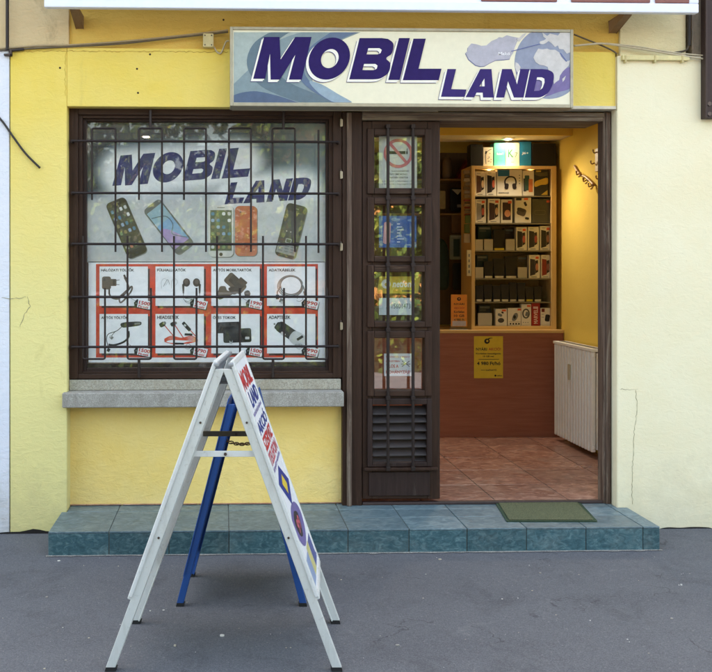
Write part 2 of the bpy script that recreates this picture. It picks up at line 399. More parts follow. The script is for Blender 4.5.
def text(mb, s, o, ux, uy, mapf, m, bold=.015):
    """o = lower left corner, ux / uy = edge vectors of the text's box, mapf = 2-D point -> 3-D"""
    v, f = glyphs(s, bold)
    mb.add([mapf((o[0]+a*ux[0]+b*uy[0], o[1]+a*ux[1]+b*uy[1])) for a, b in v], f, m)
def ptext(mb, s, x0, y0, x1, y1, Y, layer, m, bold=.015, slant=0):
    text(mb, s, (x0, y1), (x1-x0, 0), (slant*(y1-y0), y0-y1), PL(Y, layer), m, bold)

# letters of the shop name, drawn in picture coordinates of the light box
def z1(*p): return [(220+a/3.56, b/3.56) for a, b in p]
def z2(*p): return [(400+a/3.56, b/3.56) for a, b in p]
def z3(*p): return [(440+a/5.086, 20+b/5.086) for a, b in p]
MOBIL = [
    [z1((118, 281), (157, 132), (212, 132), (216, 212), (268, 132), (326, 132), (291, 284), (245, 284), (268, 196), (213, 284), (180, 284), (178, 192), (161, 281))],
    [ell(220+389/3.56, 209/3.56, 73/3.56, 75/3.56, 40, .16), ell(220+391/3.56, 209/3.56, 31/3.56, 34/3.56, 30, .16)],
    [spl(z1((460, 283), (479, 209), (497, 136)), 1, False)[:-1]+z1((497, 136), (575, 136))+spl(z1((598, 139), (617, 156), (612, 190), (592, 208), (606, 226), (600, 258), (572, 279), (545, 283)), 5, False),
     z1((528, 172), (522, 194), (562, 194), (572, 189), (576, 178), (568, 172)), z1((513, 228), (507, 250), (548, 250), (558, 245), (561, 234), (553, 228))],
    [z1((599, 285), (637, 136), (676, 136), (640, 285))],
    [z2((10, 286), (48, 138), (92, 138), (66, 245), (148, 245), (138, 286))]]
LAND = [
    [z3((5, 391), (38, 250), (82, 250), (57, 352), (135, 354), (125, 392))],
    [z3((130, 393), (205, 250), (262, 250), (274, 395), (219, 395), (217, 370), (186, 370), (174, 394)), z3((200, 338), (226, 298), (227, 338))],
    [z3((285, 395), (316, 250), (365, 250), (392, 328), (409, 250), (455, 250), (425, 395), (376, 395), (346, 312), (327, 395))],
    [z3((431, 395), (461, 250), (520, 250))+spl(z3((548, 253), (574, 268), (579, 295), (570, 335), (548, 372), (515, 392), (490, 395)), 5, False),
     z3((478, 362), (494, 292), (518, 292), (531, 299), (532, 318), (522, 346), (505, 360))]]
def affine(src, dst):
    (x0, y0), (x1, y1), (x2, y2) = src
    A = Matrix(((x1-x0, x2-x0), (y1-y0, y2-y0))).inverted()
    def f(p):
        uv = A @ Vector((p[0]-x0, p[1]-y0))
        return tuple(dst[0][k]+uv[0]*(dst[1][k]-dst[0][k])+uv[1]*(dst[2][k]-dst[0][k]) for k in (0, 1))
    return f
def tr(loops, f): return [[f(p) for p in l] for l in loops]

# ================================================================== SETTING
g = MB(); g.box(-40, 40, -60, .55, -.3, 0, m_asph); tag(g.build('pavement'), kind='structure')

# --- building
YF, YR, YP = 0.0, .12, -.02          # facade face, recess, right pilaster
ZT = 8.0
B = empty('shop_building', (0.5, .3, 0), 'yellow stucco shop front with a dark wooden window and an open doorway', 'building')
xl = X(10, YF, 300); xw0 = X(67, YF); xw1 = X(617, YP); zc = Z(108, YF); zb = Z(50, YF)
b = MB(); b.box(xl, xw0, YF, .55, -.1, zb, m_wall); b.build('pilaster', B, .006)
b = MB(); b.box(xw0, xw1, YF, .55, zc, zb, m_wall); b.build('lintel_wall', B, .004)
b = MB(); b.box(xw1, 14, YP, .157, -.1, Z(56, YP, 660), m_cream); b.box(2.96, 14, .157, .55, -.1, Z(56, YP, 660), m_cream); o = b.build('pilaster', B, .008); o['label'] = 'pale cream right hand pilaster'
# upper band, a little set back, with beige heads over the pilasters
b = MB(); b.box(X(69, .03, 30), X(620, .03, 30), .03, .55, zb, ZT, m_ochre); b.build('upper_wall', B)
b = MB(); b.box(X(9, .012, 30), X(69, .012, 30), .012, .55, zb, ZT, m_beige); b.build('pilaster_head', B, .004)
b = MB(); b.box(X(620, .01, 30), X(686, .01, 30), .01, .55, Z(56, YP, 660), ZT, stucco('pale_beige_stucco', S(212, 200, 160), S(220, 208, 170), S(170, 155, 120), amt=.3)); b.build('pilaster_head', B, .004)
b = MB(); b.box(X(692, .02, 30), 14, .02, .55, Z(56, YP, 660), ZT, m_grey_st); b.box(X(686, .2, 30), X(692, .02, 30), .2, .55, Z(56, YP, 660), ZT, M(40, 34, 32, .9)); b.build('rendered_pier', B)
# wall under the window
zs = Z(400, YR)
xd0 = X(345, YR)
b = MB(); b.box(xw0, xd0, YR, .55, -.1, zs, m_panel); b.build('apron_wall', B)
# granite sill
b = MB()
b.pbox(62, 392, 344, 408, -.05, YR+.02, m_gran); b.build('window_sill', B, .006)
b = MB(); b.box(xw0+.002, X(341, .06), .06, .4, Z(392, -.05)+.001, Z(379, .06), m_gran2); b.build('sill_upstand', B, .004)

# --- window
WY = .07
win = MB().frame((67, 108.5, 342, 379), (78, 116, 333, 374), WY, .3, m_wood, m_woodh).build('window', B, .004)
f = MB().frame((78, 116, 333, 374), (82.5, 119.5, 329, 371.5), WY+.02, .28, m_wood, m_woodh).frame((82.5, 119.5, 329, 371.5), (86.5, 122.5, 326, 368), WY+.045, .26, m_woodd, m_woodd).build('sash', win, .003)
gl = MB(); gl.pbox(86.5, 122.5, 326, 368, WY+.07, WY+.075, m_glass); gl.build('pane', win)
gr = MB(); GY = .035
rb = .0085
for y in (141, 193, 244, 297, 347):
    a, c = P(72, y, GY-.012), P(338.5, y, GY-.012)
    gr.tube([a, (c.x, c.y, a.z)], .0072, m_iron)
    for q in (a, (c.x, c.y, a.z)): gr.tube([q, (q[0], WY+.01, q[2])], .009, m_iron)
def loop(xa, xb, ytop, ya, yb):
    sgn = 1 if ya > ytop else -1
    r_ = 1.6
    pa = [(xa, ya), (xa, ytop+sgn*r_), (xa+r_*.3, ytop+sgn*r_*.3), (xa+r_, ytop), (xb-r_, ytop), (xb-r_*.3, ytop+sgn*r_*.3), (xb, ytop+sgn*r_), (xb, yb)]
    gr.tube([P(p[0], p[1], GY) for p in pa], .0058, m_iron)
for xa, xb in ((92, 115.5), (139, 162), (184, 206), (229, 251), (272.5, 295)): loop(xa, xb, 128.5, 200, 252)
gr.tube([P(318.5, 130, GY), P(318.5, 253, GY)], .0058, m_iron)
for xa, xb in ((83, 105), (127.5, 151), (174, 196.5), (217, 240), (263, 284), (306, 327)): loop(xa, xb, 359, 236, 288)
for x_, ya, yb in ((150.5, 128.5, 111), (283.5, 129.5, 111), (139, 359, 377), (273, 359, 377)):
    a, c = P(x_, ya, GY), P(x_, yb, GY); gr.tube([a, c, (c.x, WY+.01, c.z)], .008, m_iron)
gr.build('security_grille', win, smooth=False)
for y in (123, 175, 247, 326):
    h = MB(); a = P(341, y, WY-.012); h.tube([a-Vector((0, 0, .022)), a+Vector((0, 0, .022))], .007, M(150, 138, 118, .45, .7)); h.tube([a+Vector((.006, 0, -.02)), a+Vector((.006, 0, .02))], .005, M(170, 158, 138, .45, .7)); h.ball(a+Vector((0, 0, .026)), .007, m_steel)
    h.build('hinge', win)

# --- doorway: frame, glazed side leaf, threshold
DY = .062
zd = Z(121, DY, 520); zfl = .135
b = MB()
b.box(X(342.5, DY), X(362, DY), DY, .34, .127, Z(112, DY, 350), m_wood)
b.box(X(347, DY-.02), X(352, DY-.02), DY-.018, DY, .128, Z(113, DY, 350), m_woodw)
b.box(X(603.5, DY), X(614, DY), DY, .15, .127, Z(112, DY, 600), m_woodw)
b.box(X(607, DY-.02), X(611, DY-.02), DY-.015, DY, .128, Z(113, DY, 600), m_woodw)
b.box(X(362, DY), X(603.5, DY), DY, .34, zd, Z(112, DY, 480), m_woodwh)
b.box(X(362, DY), X(603.5, DY), DY-.014, DY, Z(116.5, DY, 480), Z(113, DY, 480), m_woodwh)
b.build('door_frame', B, .004)
b = MB(); b.box(X(362.5, DY), X(603.5, DY), DY+.002, .10, .1265, .145, M(58, 44, 42, .6)); b.build('threshold', B, .005)
leaf = MB()
PX = [372, 427.5]
LY = DY+.006
panes = [(134, 189.5), (203, 257.5), (270.5, 323), (336.5, 392)]
cuts = panes+[(404, 463)]
leaf.pbox(362.5, 121.5, 372, 499, LY, .22, m_wood); leaf.pbox(427.5, 121.5, 440, 499, LY, .22, m_wood)
ys = [121.5]+[v for c_ in cuts for v in c_]+[499]
for k in range(0, len(ys), 2): leaf.pbox(372, ys[k], 427.5, ys[k+1], LY+.002, .22, m_woodh)
leaf = leaf.build('door_leaf', B, .004)
for y0, y1 in panes:
    f = MB().frame((367.5, y0-5.5, 432, y1+4.5), (374.5, y0+1.5, 425, y1-1.5), LY-.02, LY+.03, m_wood, m_woodh).build('glazing_bead', leaf, .005)
    p = MB(); p.pbox(372, y0, 427.5, y1, LY+.032, LY+.036, m_glass_door); p.build('pane', leaf)
lv = MB().frame((367.5, 398.5, 432, 467), (372.5, 404.5, 427, 462.5), LY-.02, LY+.03, m_woodd, m_woodd)
lv.build('louvre_frame', leaf, .004)
lv = MB()
for k in range(7):
    y = 405+8.3*k; a = P(372.6, y+8.6, LY+.0); c = P(426.9, y, LY+.05)
    z0, z1_ = a.z, c.z
    tl = random.uniform(-.004, .004)
    lv.add([(a.x, LY-.004, z0), (c.x, LY-.004, z0+tl), (c.x, LY+.045, z1_), (a.x, LY+.045, z1_), (a.x, LY-.004, z0-.008), (c.x, LY-.004, z0-.008+tl), (c.x, LY+.045, z1_-.008), (a.x, LY+.045, z1_-.008)],
           [(0, 1, 2, 3), (7, 6, 5, 4), (0, 4, 5, 1), (1, 5, 6, 2), (2, 6, 7, 3), (3, 7, 4, 0)], M(60, 54, 54, .5))
lv.build('louvre', leaf, .002)
kb = MB(); kb.pbox(369, 472, 430, 496, LY-.012, LY, m_woodd); kb.build('kick_board', leaf, .003)
dr = MB(); dr.pbox(364, 467.5, 438, 471, LY-.035, LY, m_wood); dr.build('drip_rail', leaf, .003)
br = MB()
for x_ in (388, 413): br.tube([P(x_, 126, LY-.035), P(x_, 469, LY-.035)], .0095, m_iron, 10)
for x_ in (388, 413):
    for y in (126.5, 198, 265, 330, 398, 468.5): a = P(x_, y, LY-.035); br.box(a.x-.012, a.x+.012, LY-.046, LY-.001, a.z-.012, a.z+.012, m_iron)
br.build('guard_bars', leaf, .002)

# --- interior shell
RX, RB, CZ = 2.80, 3.05, 3.0
b = MB(); b.box(RX, RX+.1, .501, RB+.1, .1, CZ, m_inwall); b.build('side_wall', B)
b = MB(); b.box(-1.5, -1.4, .56, RB+.1, .1, CZ, m_inwall); b.build('side_wall', B)
b = MB(); b.box(-1.4, RX, RB, RB+.1, .1, CZ, m_inwall); b.build('back_wall', B)
b = MB(); b.box(X(606, .5), 2.95, .16, .5, .0, CZ, m_inwall); b.build('inner_wall', B)
SOZ = 2.575; SOY = 2.05
b = MB(); b.box(-1.4, RX-.001, SOY, SOY+.03, SOZ, CZ-.002, m_inwall); b.box(-1.4, RX-.001, SOY+.03, 2.47, SOZ+.0, SOZ+.03, m_ceil); so_ = b.build('soffit', B)
def downlight(px, py):
    a = G(px, py, SOZ-.002); a.y = min(max(a.y, SOY+.08), SOY+.3)
    d = MB(); d.tube([a+Vector((0, 0, .004)), a-Vector((0, 0, .004))], .055, M(220, 210, 190, .3, .6), 24)
    d.build('downlight', so_); e = MB(); e.tube([a-Vector((0, 0, .0045)), a-Vector((0, 0, .007))], .026, emit('lamp_glow', (1, .78, .5, 1), 30), 20); e.build('lamp', so_)
    L = bpy.data.lights.new('downlight_lamp', 'SPOT'); L.energy = 10; L.color = (1, .87, .68); L.spot_size = math.radians(130); L.spot_blend = 1; L.shadow_soft_size = .04
    lo = bpy.data.objects.new('downlight_lamp', L); sc.collection.objects.link(lo); lo.location = a-Vector((0, 0, .03)); lo.rotation_euler = (math.radians(-34), 0, 0)
downlight(508, 139); downlight(146, 136.5)
b = MB(); b.box(-1.5, RX+.1, .34, RB+.1, CZ, CZ+.1, m_ceil); tag(b.build('ceiling'), kind='structure')
fl = MB(); fl.box(X(440, DY), X(606, .5), .101, .34, .0, .1315, m_grout); fl.box(-1.5, RX, .34, RB, .0, .1315, m_grout)
x0 = G(489, 495, zfl).x; y0 = G(470, 470, zfl).y
TS = .44
for i in range(-7, 5):
    for j in range(-6, 8):
        xa, xb = max(x0+i*TS+.003, -1.4), min(x0+(i+1)*TS-.003, RX-.002)
        ya, yb = max(y0+j*TS+.003, .102), min(y0+(j+1)*TS-.003, RB-.002)
        if xb > xa and yb > ya: fl.box(xa, xb, ya, yb, .131, zfl, m_ftile)
tag(fl.build('floor', bevel=.0015), kind='structure')

# --- neighbouring white wall
b = MB(); b.box(-14, xl-.004, -.004, .55, -.1, 3.0-.25, m_white_st); b.box(-14, X(6, .02, 20), .02, .55, 2.75, ZT, m_beige)
tag(b.build('neighbouring_wall', bevel=.004), 'white plastered wall of the next house at the left edge', 'wall')

# ================================================================== STEP
SY = CAM_Y+0; a = G(340, 553.5, 0); SY = a.y
sx0, sx1 = P(48, 545, SY).x, P(660, 541, SY).x
T = empty('tiled_step', ((sx0+sx1)/2, -.15, 0), 'long low doorstep clad in blue and grey slate tiles', 'step')
TZ = .122
c = MB(); c.box(sx0+.006, sx1-.006, SY+.008, -.03, 0, TZ, m_groutd); c.box(xw0+.004, xw1-.004, -.03, .14, 0, TZ, m_groutd); c.build('core', T)
rj = [48, 109, 169, 229, 289, 348, 409, 467, 526.5, 586, 643, 660]
rxs = [P(p, 545, SY).x for p in rj]; rxs[0] = sx0; rxs[-1] = sx1
r_ = MB()
for p, q in zip(rxs[:-1], rxs[1:]): r_.box(p+.0022, q-.0022, SY, SY+.007, .002, TZ-.004, m_tteal)
r_.box(sx1-.007, sx1, SY+.008, YP-.003, .002, TZ-.004, m_tteal); r_.box(sx0, sx0+.007, SY+.008, -.003, .002, TZ-.004, m_tteal)
r_.build('riser', T, .0015)
t_ = MB()
def tread(p, q, ya, yb, m): t_.box(p+.0024, q-.0024, ya+.002, yb-.002, TZ-.003, TZ+.006, m)
SM = -.2
def cols(idx):
    return [(rxs[i], rxs[j]) for i, j in idx]
for p, q in cols([(0, 1), (1, 3), (3, 5)]):
    tread(p, q, SY-.004, -.03, m_tgrey)
    if p > xw0 or q > xw0: tread(max(p, xw0+.002), q, -.03, YR-.002, m_tgrey)
for p, q in cols([(5, 6), (6, 7), (7, 8), (8, 9), (9, 10), (10, 11)]):
    tread(p, q, SY-.004, SM, m_tblue)
    tread(p, q, SM, -.03, m_tblue)
    if p < xw1: tread(p, min(q, xw1-.002), -.03, .12, m_tblue)
t_.build('tread', T, .002)
rg = random.Random(21); c = MB(); pts = [(sx0-.01+(sx1-sx0+.02)*k/120, SY-.006-abs(rg.gauss(0, .006))) for k in range(121)]
c.add([v for p in pts for v in ((p[0], p[1], .003), (p[0], SY+.002, .006))], [(2*k, 2*k+2, 2*k+3, 2*k+1) for k in range(120)], speckle('mortar', [(0, S(110, 108, 104)), (1, S(160, 157, 150))], 240, .95, .3, S(90, 90, 90))); c.build('mortar_line', T)
# door mat
mp = [G(495, 502.5, TZ+.006), G(579, 502.5, TZ+.006), G(597, 522, TZ+.006), G(507, 522, TZ+.006)]
ma = empty('door_mat', (mp[0]+mp[2])/2, 'flat green door mat with a darker edge on the step', 'door mat')
def pile(name, c1, c2):
    m, nt, bs = base(name); p = wpos(nt); n = noise(nt, p, 230, 3, .7)
    nt.links.new(ramp(nt, n, [(.36, c1), (.62, c2)]), bs.inputs['Base Color']); bs.inputs['Roughness'].default_value = 1; bump(nt, bs, n, .8, .006); return m
ctr = sum((Vector(p) for p in mp), Vector())/4
q = MB(); q.extr([[p for p in mp]], (0, 0, .006), pile('mat_edge', S(40, 58, 42), S(62, 84, 60))); q.build('mat_border', ma, .003)
q = MB(); q.extr([[ctr+(p-ctr)*.93 for p in mp]], (0, 0, .010), pile('mat_pile', S(46, 56, 36), S(112, 116, 84))); q.build('mat_pile', ma, .003)

# ================================================================== SIGNS
SGY = -.14
SG = empty('light_box_sign', P(400, 107, -.06), 'long white light box sign over the door reading MOBIL LAND with a globe', 'sign')
c = MB(); a, d = P(230, 106, SGY), P(573.5, 29.5, SGY); sx_0, sx_1, sz0, sz1 = a.x, d.x, a.z, d.z
m_sf = M(168, 160, 138, .5, .25)
c.box(sx_0, sx_1, SGY+.012, -.002, sz0, sz1, m_sf)
fw = .017
for bx in ((sx_0, sx_0+fw, sz0, sz1), (sx_1-fw, sx_1, sz0, sz1), (sx_0+fw, sx_1-fw, sz0, sz0+fw*1.2), (sx_0+fw, sx_1-fw, sz1-fw, sz1)): c.box(bx[0], bx[1], SGY, SGY+.012, bx[2], bx[3], m_sf)
c.build('casing', SG, .003)
FY = SGY+.008
c = MB(); c.box(sx_0+fw, sx_1-fw, FY, FY+.003, sz0+fw*1.2, sz1-fw, M(228, 222, 196, .35, 0, .04)); c.build('face_panel', SG)
def clipx(pts):   # keep print inside the face of the sign
    out = []
    for x_, y_ in pts: out.append((min(max(x_, 233.8), 570.2), min(max(y_, 32.4), 102.6)))
    return out
c = MB()
draw(c, [clipx(z1((40, 105), (500, 105), (440, 140), (370, 185), (320, 235), (330, 290), (400, 335), (470, 366), (40, 366)))], FY, 1, M(160, 172, 168, .35))
draw(c, [clipx(spl(z1((48, 300), (110, 240), (200, 150), (300, 112)), 6, False)+z1((500, 112), (440, 140), (370, 185), (320, 235), (330, 290), (400, 335), (470, 366), (40, 366)))], FY, 2, M(124, 142, 148, .35))
draw(c, [clipx(spl(z1((190, 108), (125, 150), (97, 205), (105, 260), (150, 310), (225, 345), (290, 366)), 6, False)+spl(z1((440, 366), (330, 330), (240, 290), (190, 240), (180, 190), (205, 145), (260, 108)), 6, False))], FY, 3, M(92, 112, 124, .35))
draw(c, [clipx(spl(z1((48, 366), (48, 340), (120, 325), (200, 340), (280, 366)), 6, False))], FY, 4, M(76, 94, 122, .35))
draw(c, [clipx(spl(z1((500, 112), (430, 140), (350, 185), (300, 245), (330, 300), (400, 340), (470, 366)), 6, False)+spl(z1((400, 366), (310, 310), (270, 250), (300, 190), (350, 145), (400, 112)), 6, False))], FY, 5, M(88, 108, 136, .35))
draw(c, [clipx(spl(z1((318, 290), (360, 300), (420, 335), (470, 366), (410, 366), (350, 330)), 5))], FY, 6, M(140, 160, 174, .35))
c.build('swoosh_print', SG)
c = MB()
circ = clipx(ell(549, 63, 34.5, 36, 64))
draw(c, [circ], FY, 1, M(134, 142, 164, .35))
draw(c, [clipx(spl(z3((392, 255), (450, 285), (560, 290), (668, 240), (668, 340), (600, 368), (520, 392), (440, 370), (400, 310)), 5))], FY, 2, M(108, 96, 148, .35))
land_c = M(196, 192, 190, .35)
draw(c, [clipx(z3((475, 192), (484, 172), (500, 146), (520, 150), (545, 146), (560, 152), (585, 152), (606, 165), (618, 190), (640, 212), (664, 206), (655, 232), (625, 262), (610, 284), (606, 306), (590, 316), (580, 326), (574, 300), (570, 275), (552, 258), (548, 240), (530, 232), (505, 228), (486, 214)))], FY, 4, land_c)
draw(c, [clipx(z3((520, 62), (545, 82), (560, 70), (600, 80), (612, 64), (668, 62), (668, 165), (645, 172), (628, 150), (606, 148), (600, 130), (585, 138), (566, 118), (552, 108), (536, 120), (524, 124), (506, 122), (508, 110), (528, 104), (540, 96), (526, 86)))], FY, 4, land_c)
draw(c, [clipx(z3((378, 120), (388, 100), (402, 112), (430, 82), (440, 66), (420, 74), (396, 96)))], FY, 4, land_c)
draw(c, [clipx(z3((384, 215), (398, 222), (410, 240), (402, 262), (392, 268), (382, 240)))], FY, 4, land_c)
draw(c, [clipx(z3((622, 300), (640, 284), (634, 304), (624, 316)))], FY, 4, land_c)
dstroke(c, z3((612, 168), (628, 190), (644, 212)), .9, FY, 5, M(86, 96, 150, .35))
c.build('globe_print', SG)
c = MB()
hun = z3((130, 168), (140, 158), (142, 140), (160, 120), (185, 124), (210, 132), (236, 130), (262, 108), (290, 96), (300, 88), (318, 90), (340, 78), (362, 84), (402, 92), (392, 112), (380, 140), (372, 168), (362, 182), (356, 198), (325, 202), (285, 204), (255, 218), (228, 234), (205, 236), (182, 230), (160, 212), (146, 200))
draw(c, [[(p[0]-.5, p[1]+.8) for p in hun]], FY, 2, M(98, 104, 140, .35)); draw(c, [hun], FY, 3, M(172, 170, 182, .35))
dstroke(c, z3((362, 160), (510, 122)), .7, FY, 6, M(80, 92, 150, .35))
x_, y_ = z3((294, 180))[0]; ptext(c, 'Makó', x_, y_-3.2, x_+12, y_, FY, 6, M(232, 230, 235, .35), .03, .2)
c.build('map_print', SG)
m_vio = M(42, 28, 88, .5, 0, .1, .12); m_vln = M(52, 50, 112, .4); m_wht = M(236, 232, 222, .35, 0, .04)
c = MB()
for k, L_ in enumerate(MOBIL+LAND):
    draw(c, tr(L_, lambda p: (p[0]-3.0, p[1]+3.0)), FY, 7, m_vln)
    draw(c, tr(L_, lambda p: (p[0]-2.5, p[1]+2.45)), FY, 8, m_wht)
    draw(c, tr(L_, lambda p: (p[0]-1.2, p[1]+1.2)), FY, 9, m_wht)
    draw(c, L_, FY, 10, m_vio if k < 5 else M(56, 42, 104, .5, 0, .1, .12))
c.build('lettering', SG)
# bright strip under the sign (edge of the door hood)
b = MB(); a = P(438, 111.5, .1); d = P(616, 109.5, .1); b.box(a.x, d.x, -.012, .1, a.z, d.z, M(206, 198, 178, .6)); b.build('drip_strip', B, .001)
b = MB(); a = P(232, 110.5, -.01); d = P(438, 108.6, -.01); b.box(a.x, d.x, -.014, -.001, a.z, d.z, M(150, 140, 120, .7)); b.build('drip_strip', B, .001)

# long white fascia sign above, cut by the top of the picture
FYY = -.24
a, d = P(44, 7.2, FYY), P(699, 12.2, FYY)
FS = empty('fascia_sign', (0.5, -.2, a.z), 'long white framed sign on brackets along the top edge', 'sign')
c = MB(); m_fw = M(226, 230, 244, .45, 0, .03)
FH = .55; fb = .052
c.box(a.x, d.x, FYY, FYY+.045, a.z, a.z+fb, m_fw); c.box(a.x, d.x, FYY, FYY+.045, a.z+FH-fb, a.z+FH, m_fw)
c.box(a.x, a.x+fb, FYY, FYY+.045, a.z+fb, a.z+FH-fb, m_fw); c.box(d.x-fb, d.x, FYY, FYY+.045, a.z+fb, a.z+FH-fb, m_fw)
c.build('frame', FS, .006)
c = MB(); c.box(a.x+fb, d.x-fb, FYY+.016, FYY+.03, a.z+fb, a.z+FH-fb, M(224, 228, 240, .4, 0, .03)); c.build('face_panel', FS)
c = MB()
for p0, p1 in ((481, 557), (571, 650), (655, 689)):
    q0, q1 = P(p0, 3, FYY+.012).x, P(p1, 3, FYY+.012).x
    c.box(q0, q1, FYY+.006, FYY+.016, a.z+fb+.004, a.z+FH-fb-.05, M(132, 84, 78, .5))
c.build('colour_block', FS, .01)
for p in (72, 632):
    q = MB(); xx = P(p, 15, FYY).x
    q.extr([[(xx-.02, FYY+.045, a.z+.02), (xx-.02, .03, a.z+.02), (xx-.02, .03, a.z-.05), (xx-.02, FYY+.07, a.z+.0)]], (.045, 0, 0), M(128, 100, 70, .7)); q.build('bracket', FS, .003)

# ================================================================== WINDOW POSTERS
PY = WY+.083
W = empty('window_poster', P(206, 262, PY), 'upper window film with five phones under the blue words MOBIL LAND', 'poster')
# printed pale cloud behind the letters; the dark teal upper part is a painted-in reflection
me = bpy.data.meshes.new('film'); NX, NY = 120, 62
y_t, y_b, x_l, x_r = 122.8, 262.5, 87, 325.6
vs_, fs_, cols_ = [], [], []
def seg_d(p, a, b):
    ax, ay = b[0]-a[0], b[1]-a[1]; t = max(0, min(1, ((p[0]-a[0])*ax+(p[1]-a[1])*ay)/(ax*ax+ay*ay)))
    return math.hypot(p[0]-a[0]-t*ax, p[1]-a[1]-t*ay)
def sm(a, b, x_): t = max(0, min(1, (x_-a)/(b-a))); return t*t*(3-2*t)
Wo = ORG[W.name]
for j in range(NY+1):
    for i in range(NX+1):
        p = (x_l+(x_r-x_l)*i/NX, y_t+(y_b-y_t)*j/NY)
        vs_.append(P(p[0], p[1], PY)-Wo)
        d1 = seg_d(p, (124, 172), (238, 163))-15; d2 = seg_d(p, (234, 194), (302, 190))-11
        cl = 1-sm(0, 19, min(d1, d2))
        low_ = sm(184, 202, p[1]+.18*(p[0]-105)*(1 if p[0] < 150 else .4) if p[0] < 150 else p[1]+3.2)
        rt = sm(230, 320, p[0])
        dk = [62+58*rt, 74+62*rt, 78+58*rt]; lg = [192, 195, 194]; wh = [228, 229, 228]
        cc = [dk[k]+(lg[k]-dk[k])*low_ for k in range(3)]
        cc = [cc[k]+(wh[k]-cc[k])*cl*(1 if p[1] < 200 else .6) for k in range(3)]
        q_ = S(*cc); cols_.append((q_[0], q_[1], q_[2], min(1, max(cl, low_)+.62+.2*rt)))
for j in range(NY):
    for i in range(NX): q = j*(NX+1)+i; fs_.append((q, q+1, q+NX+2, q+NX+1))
me.from_pydata(vs_, [], fs_); at = me.color_attributes.new('print', 'FLOAT_COLOR', 'POINT')  # vertex colours hold the printed cloud and the reflection painted around it
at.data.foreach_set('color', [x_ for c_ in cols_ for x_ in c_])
m, nt_, bs = base('film_print_reflection'); an = node(nt_, 'ShaderNodeAttribute', attribute_name='print')
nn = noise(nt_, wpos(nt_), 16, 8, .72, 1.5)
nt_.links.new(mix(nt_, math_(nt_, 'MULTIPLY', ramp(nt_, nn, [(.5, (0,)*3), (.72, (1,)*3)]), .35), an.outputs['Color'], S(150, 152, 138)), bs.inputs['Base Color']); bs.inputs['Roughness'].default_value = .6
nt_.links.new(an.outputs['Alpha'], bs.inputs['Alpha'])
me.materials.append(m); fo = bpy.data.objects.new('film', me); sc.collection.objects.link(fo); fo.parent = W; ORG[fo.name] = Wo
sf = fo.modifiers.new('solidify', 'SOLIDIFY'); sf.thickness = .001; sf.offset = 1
m_nav = M(44, 44, 96, .45, 0, .3)
c = MB()
fM = affine([(253.5, 79), (438.8, 80), (264, 37)], [(112.5, 186), (248, 176.5), (120.5, 155.5)])
fL = affine([(441, 97), (546, 97.7), (447.5, 69)], [(224.5, 204.5), (304, 199.5), (231, 182.5)])
for L_ in MOBIL: draw(c, tr(L_, fM), PY, 1, m_nav)
for L_ in LAND: draw(c, tr(L_, fL), PY, 1, m_nav)
c.build('lettering', W)
def phone(name, cx, cy, w_, h_, ang, body, screen, deco):
    c = MB(); draw(c, [rrect(cx+.8, cy+.8, w_, h_, ang, .2)], PY, 2, M(120, 120, 112, .4)); draw(c, [rrect(cx, cy, w_, h_, ang, .2)], PY, 3, body)
    cs, sn = math.cos(math.radians(ang)), math.sin(math.radians(ang))
    R = lambda x_, y_: (cx+x_*cs-y_*sn, cy+x_*sn+y_*cs)
    if screen: draw(c, [[R(*p) for p in rect(-w_*.43, -h_*.4, w_*.43, h_*.38)]], PY, 4, screen)
    deco(c, R, w_, h_, ang); return c.build(name, W)
ICON = [(92, 132, 152), (200, 200, 196), (140, 128, 84), (80, 92, 70), (186, 120, 88), (150, 170, 190), (225, 225, 220), (120, 140, 96)]
def icons(nx, ny):
    def f(c, R, w_, h_, ang):
        for i in range(nx):
            for j in range(ny):
                if j == ny-2: continue
                x_ = (-.33+.66*i/(nx-1))*w_; y_ = (-.33+.64*j/(ny-1))*h_; q = R(x_, y_)
                draw(c, [rrect(q[0], q[1], w_*.13, h_*.062, ang, .3, 2)], PY, 5, M(*ICON[(i*3+j*5) % 8], .4))
        q = R(0, h_*.45); draw(c, [ell(q[0], q[1], w_*.07, w_*.07, 12)], PY, 5, M(70, 66, 54, .4))
        a, b_ = R(-w_*.15, -h_*.45), R(w_*.15, -h_*.45); dstroke(c, [a, b_], .6, PY, 5, M(120, 116, 100, .4))
    return f
phone('phone_picture', 126.5, 228, 21, 60, -23, M(66, 60, 40, .4), M(80, 76, 56, .4), icons(4, 6))
def galaxy(c, R, w_, h_, ang):
    draw(c, [[R(*p) for p in rect(-w_*.44, -h_*.41, w_*.44, -h_*.12)]], PY, 5, M(150, 178, 186, .4))
    draw(c, [[R(*p) for p in spl([(-w_*.44, h_*.38), (-w_*.44, -h_*.02), (-w_*.1, h_*.02), (w_*.3, h_*.3), (w_*.40, h_*.38)], 4, False)]], PY, 6, M(168, 146, 186, .4))
    dstroke(c, [R(*p) for p in spl([(-w_*.4, -h_*.3), (w_*.2, -h_*.18), (w_*.25, h_*.0), (-w_*.05, h_*.12), (w_*.1, h_*.22), (w_*.4, h_*.34)], 5, False)], .8, PY, 7, M(96, 110, 112, .4))
    q = R(0, h_*.445); draw(c, [rrect(q[0], q[1], w_*.3, h_*.03, ang, .4)], PY, 5, M(160, 162, 158, .4))
phone('phone_picture', 168.5, 227, 21, 57, -38, M(104, 106, 98, .4), M(132, 168, 196, .4), galaxy)
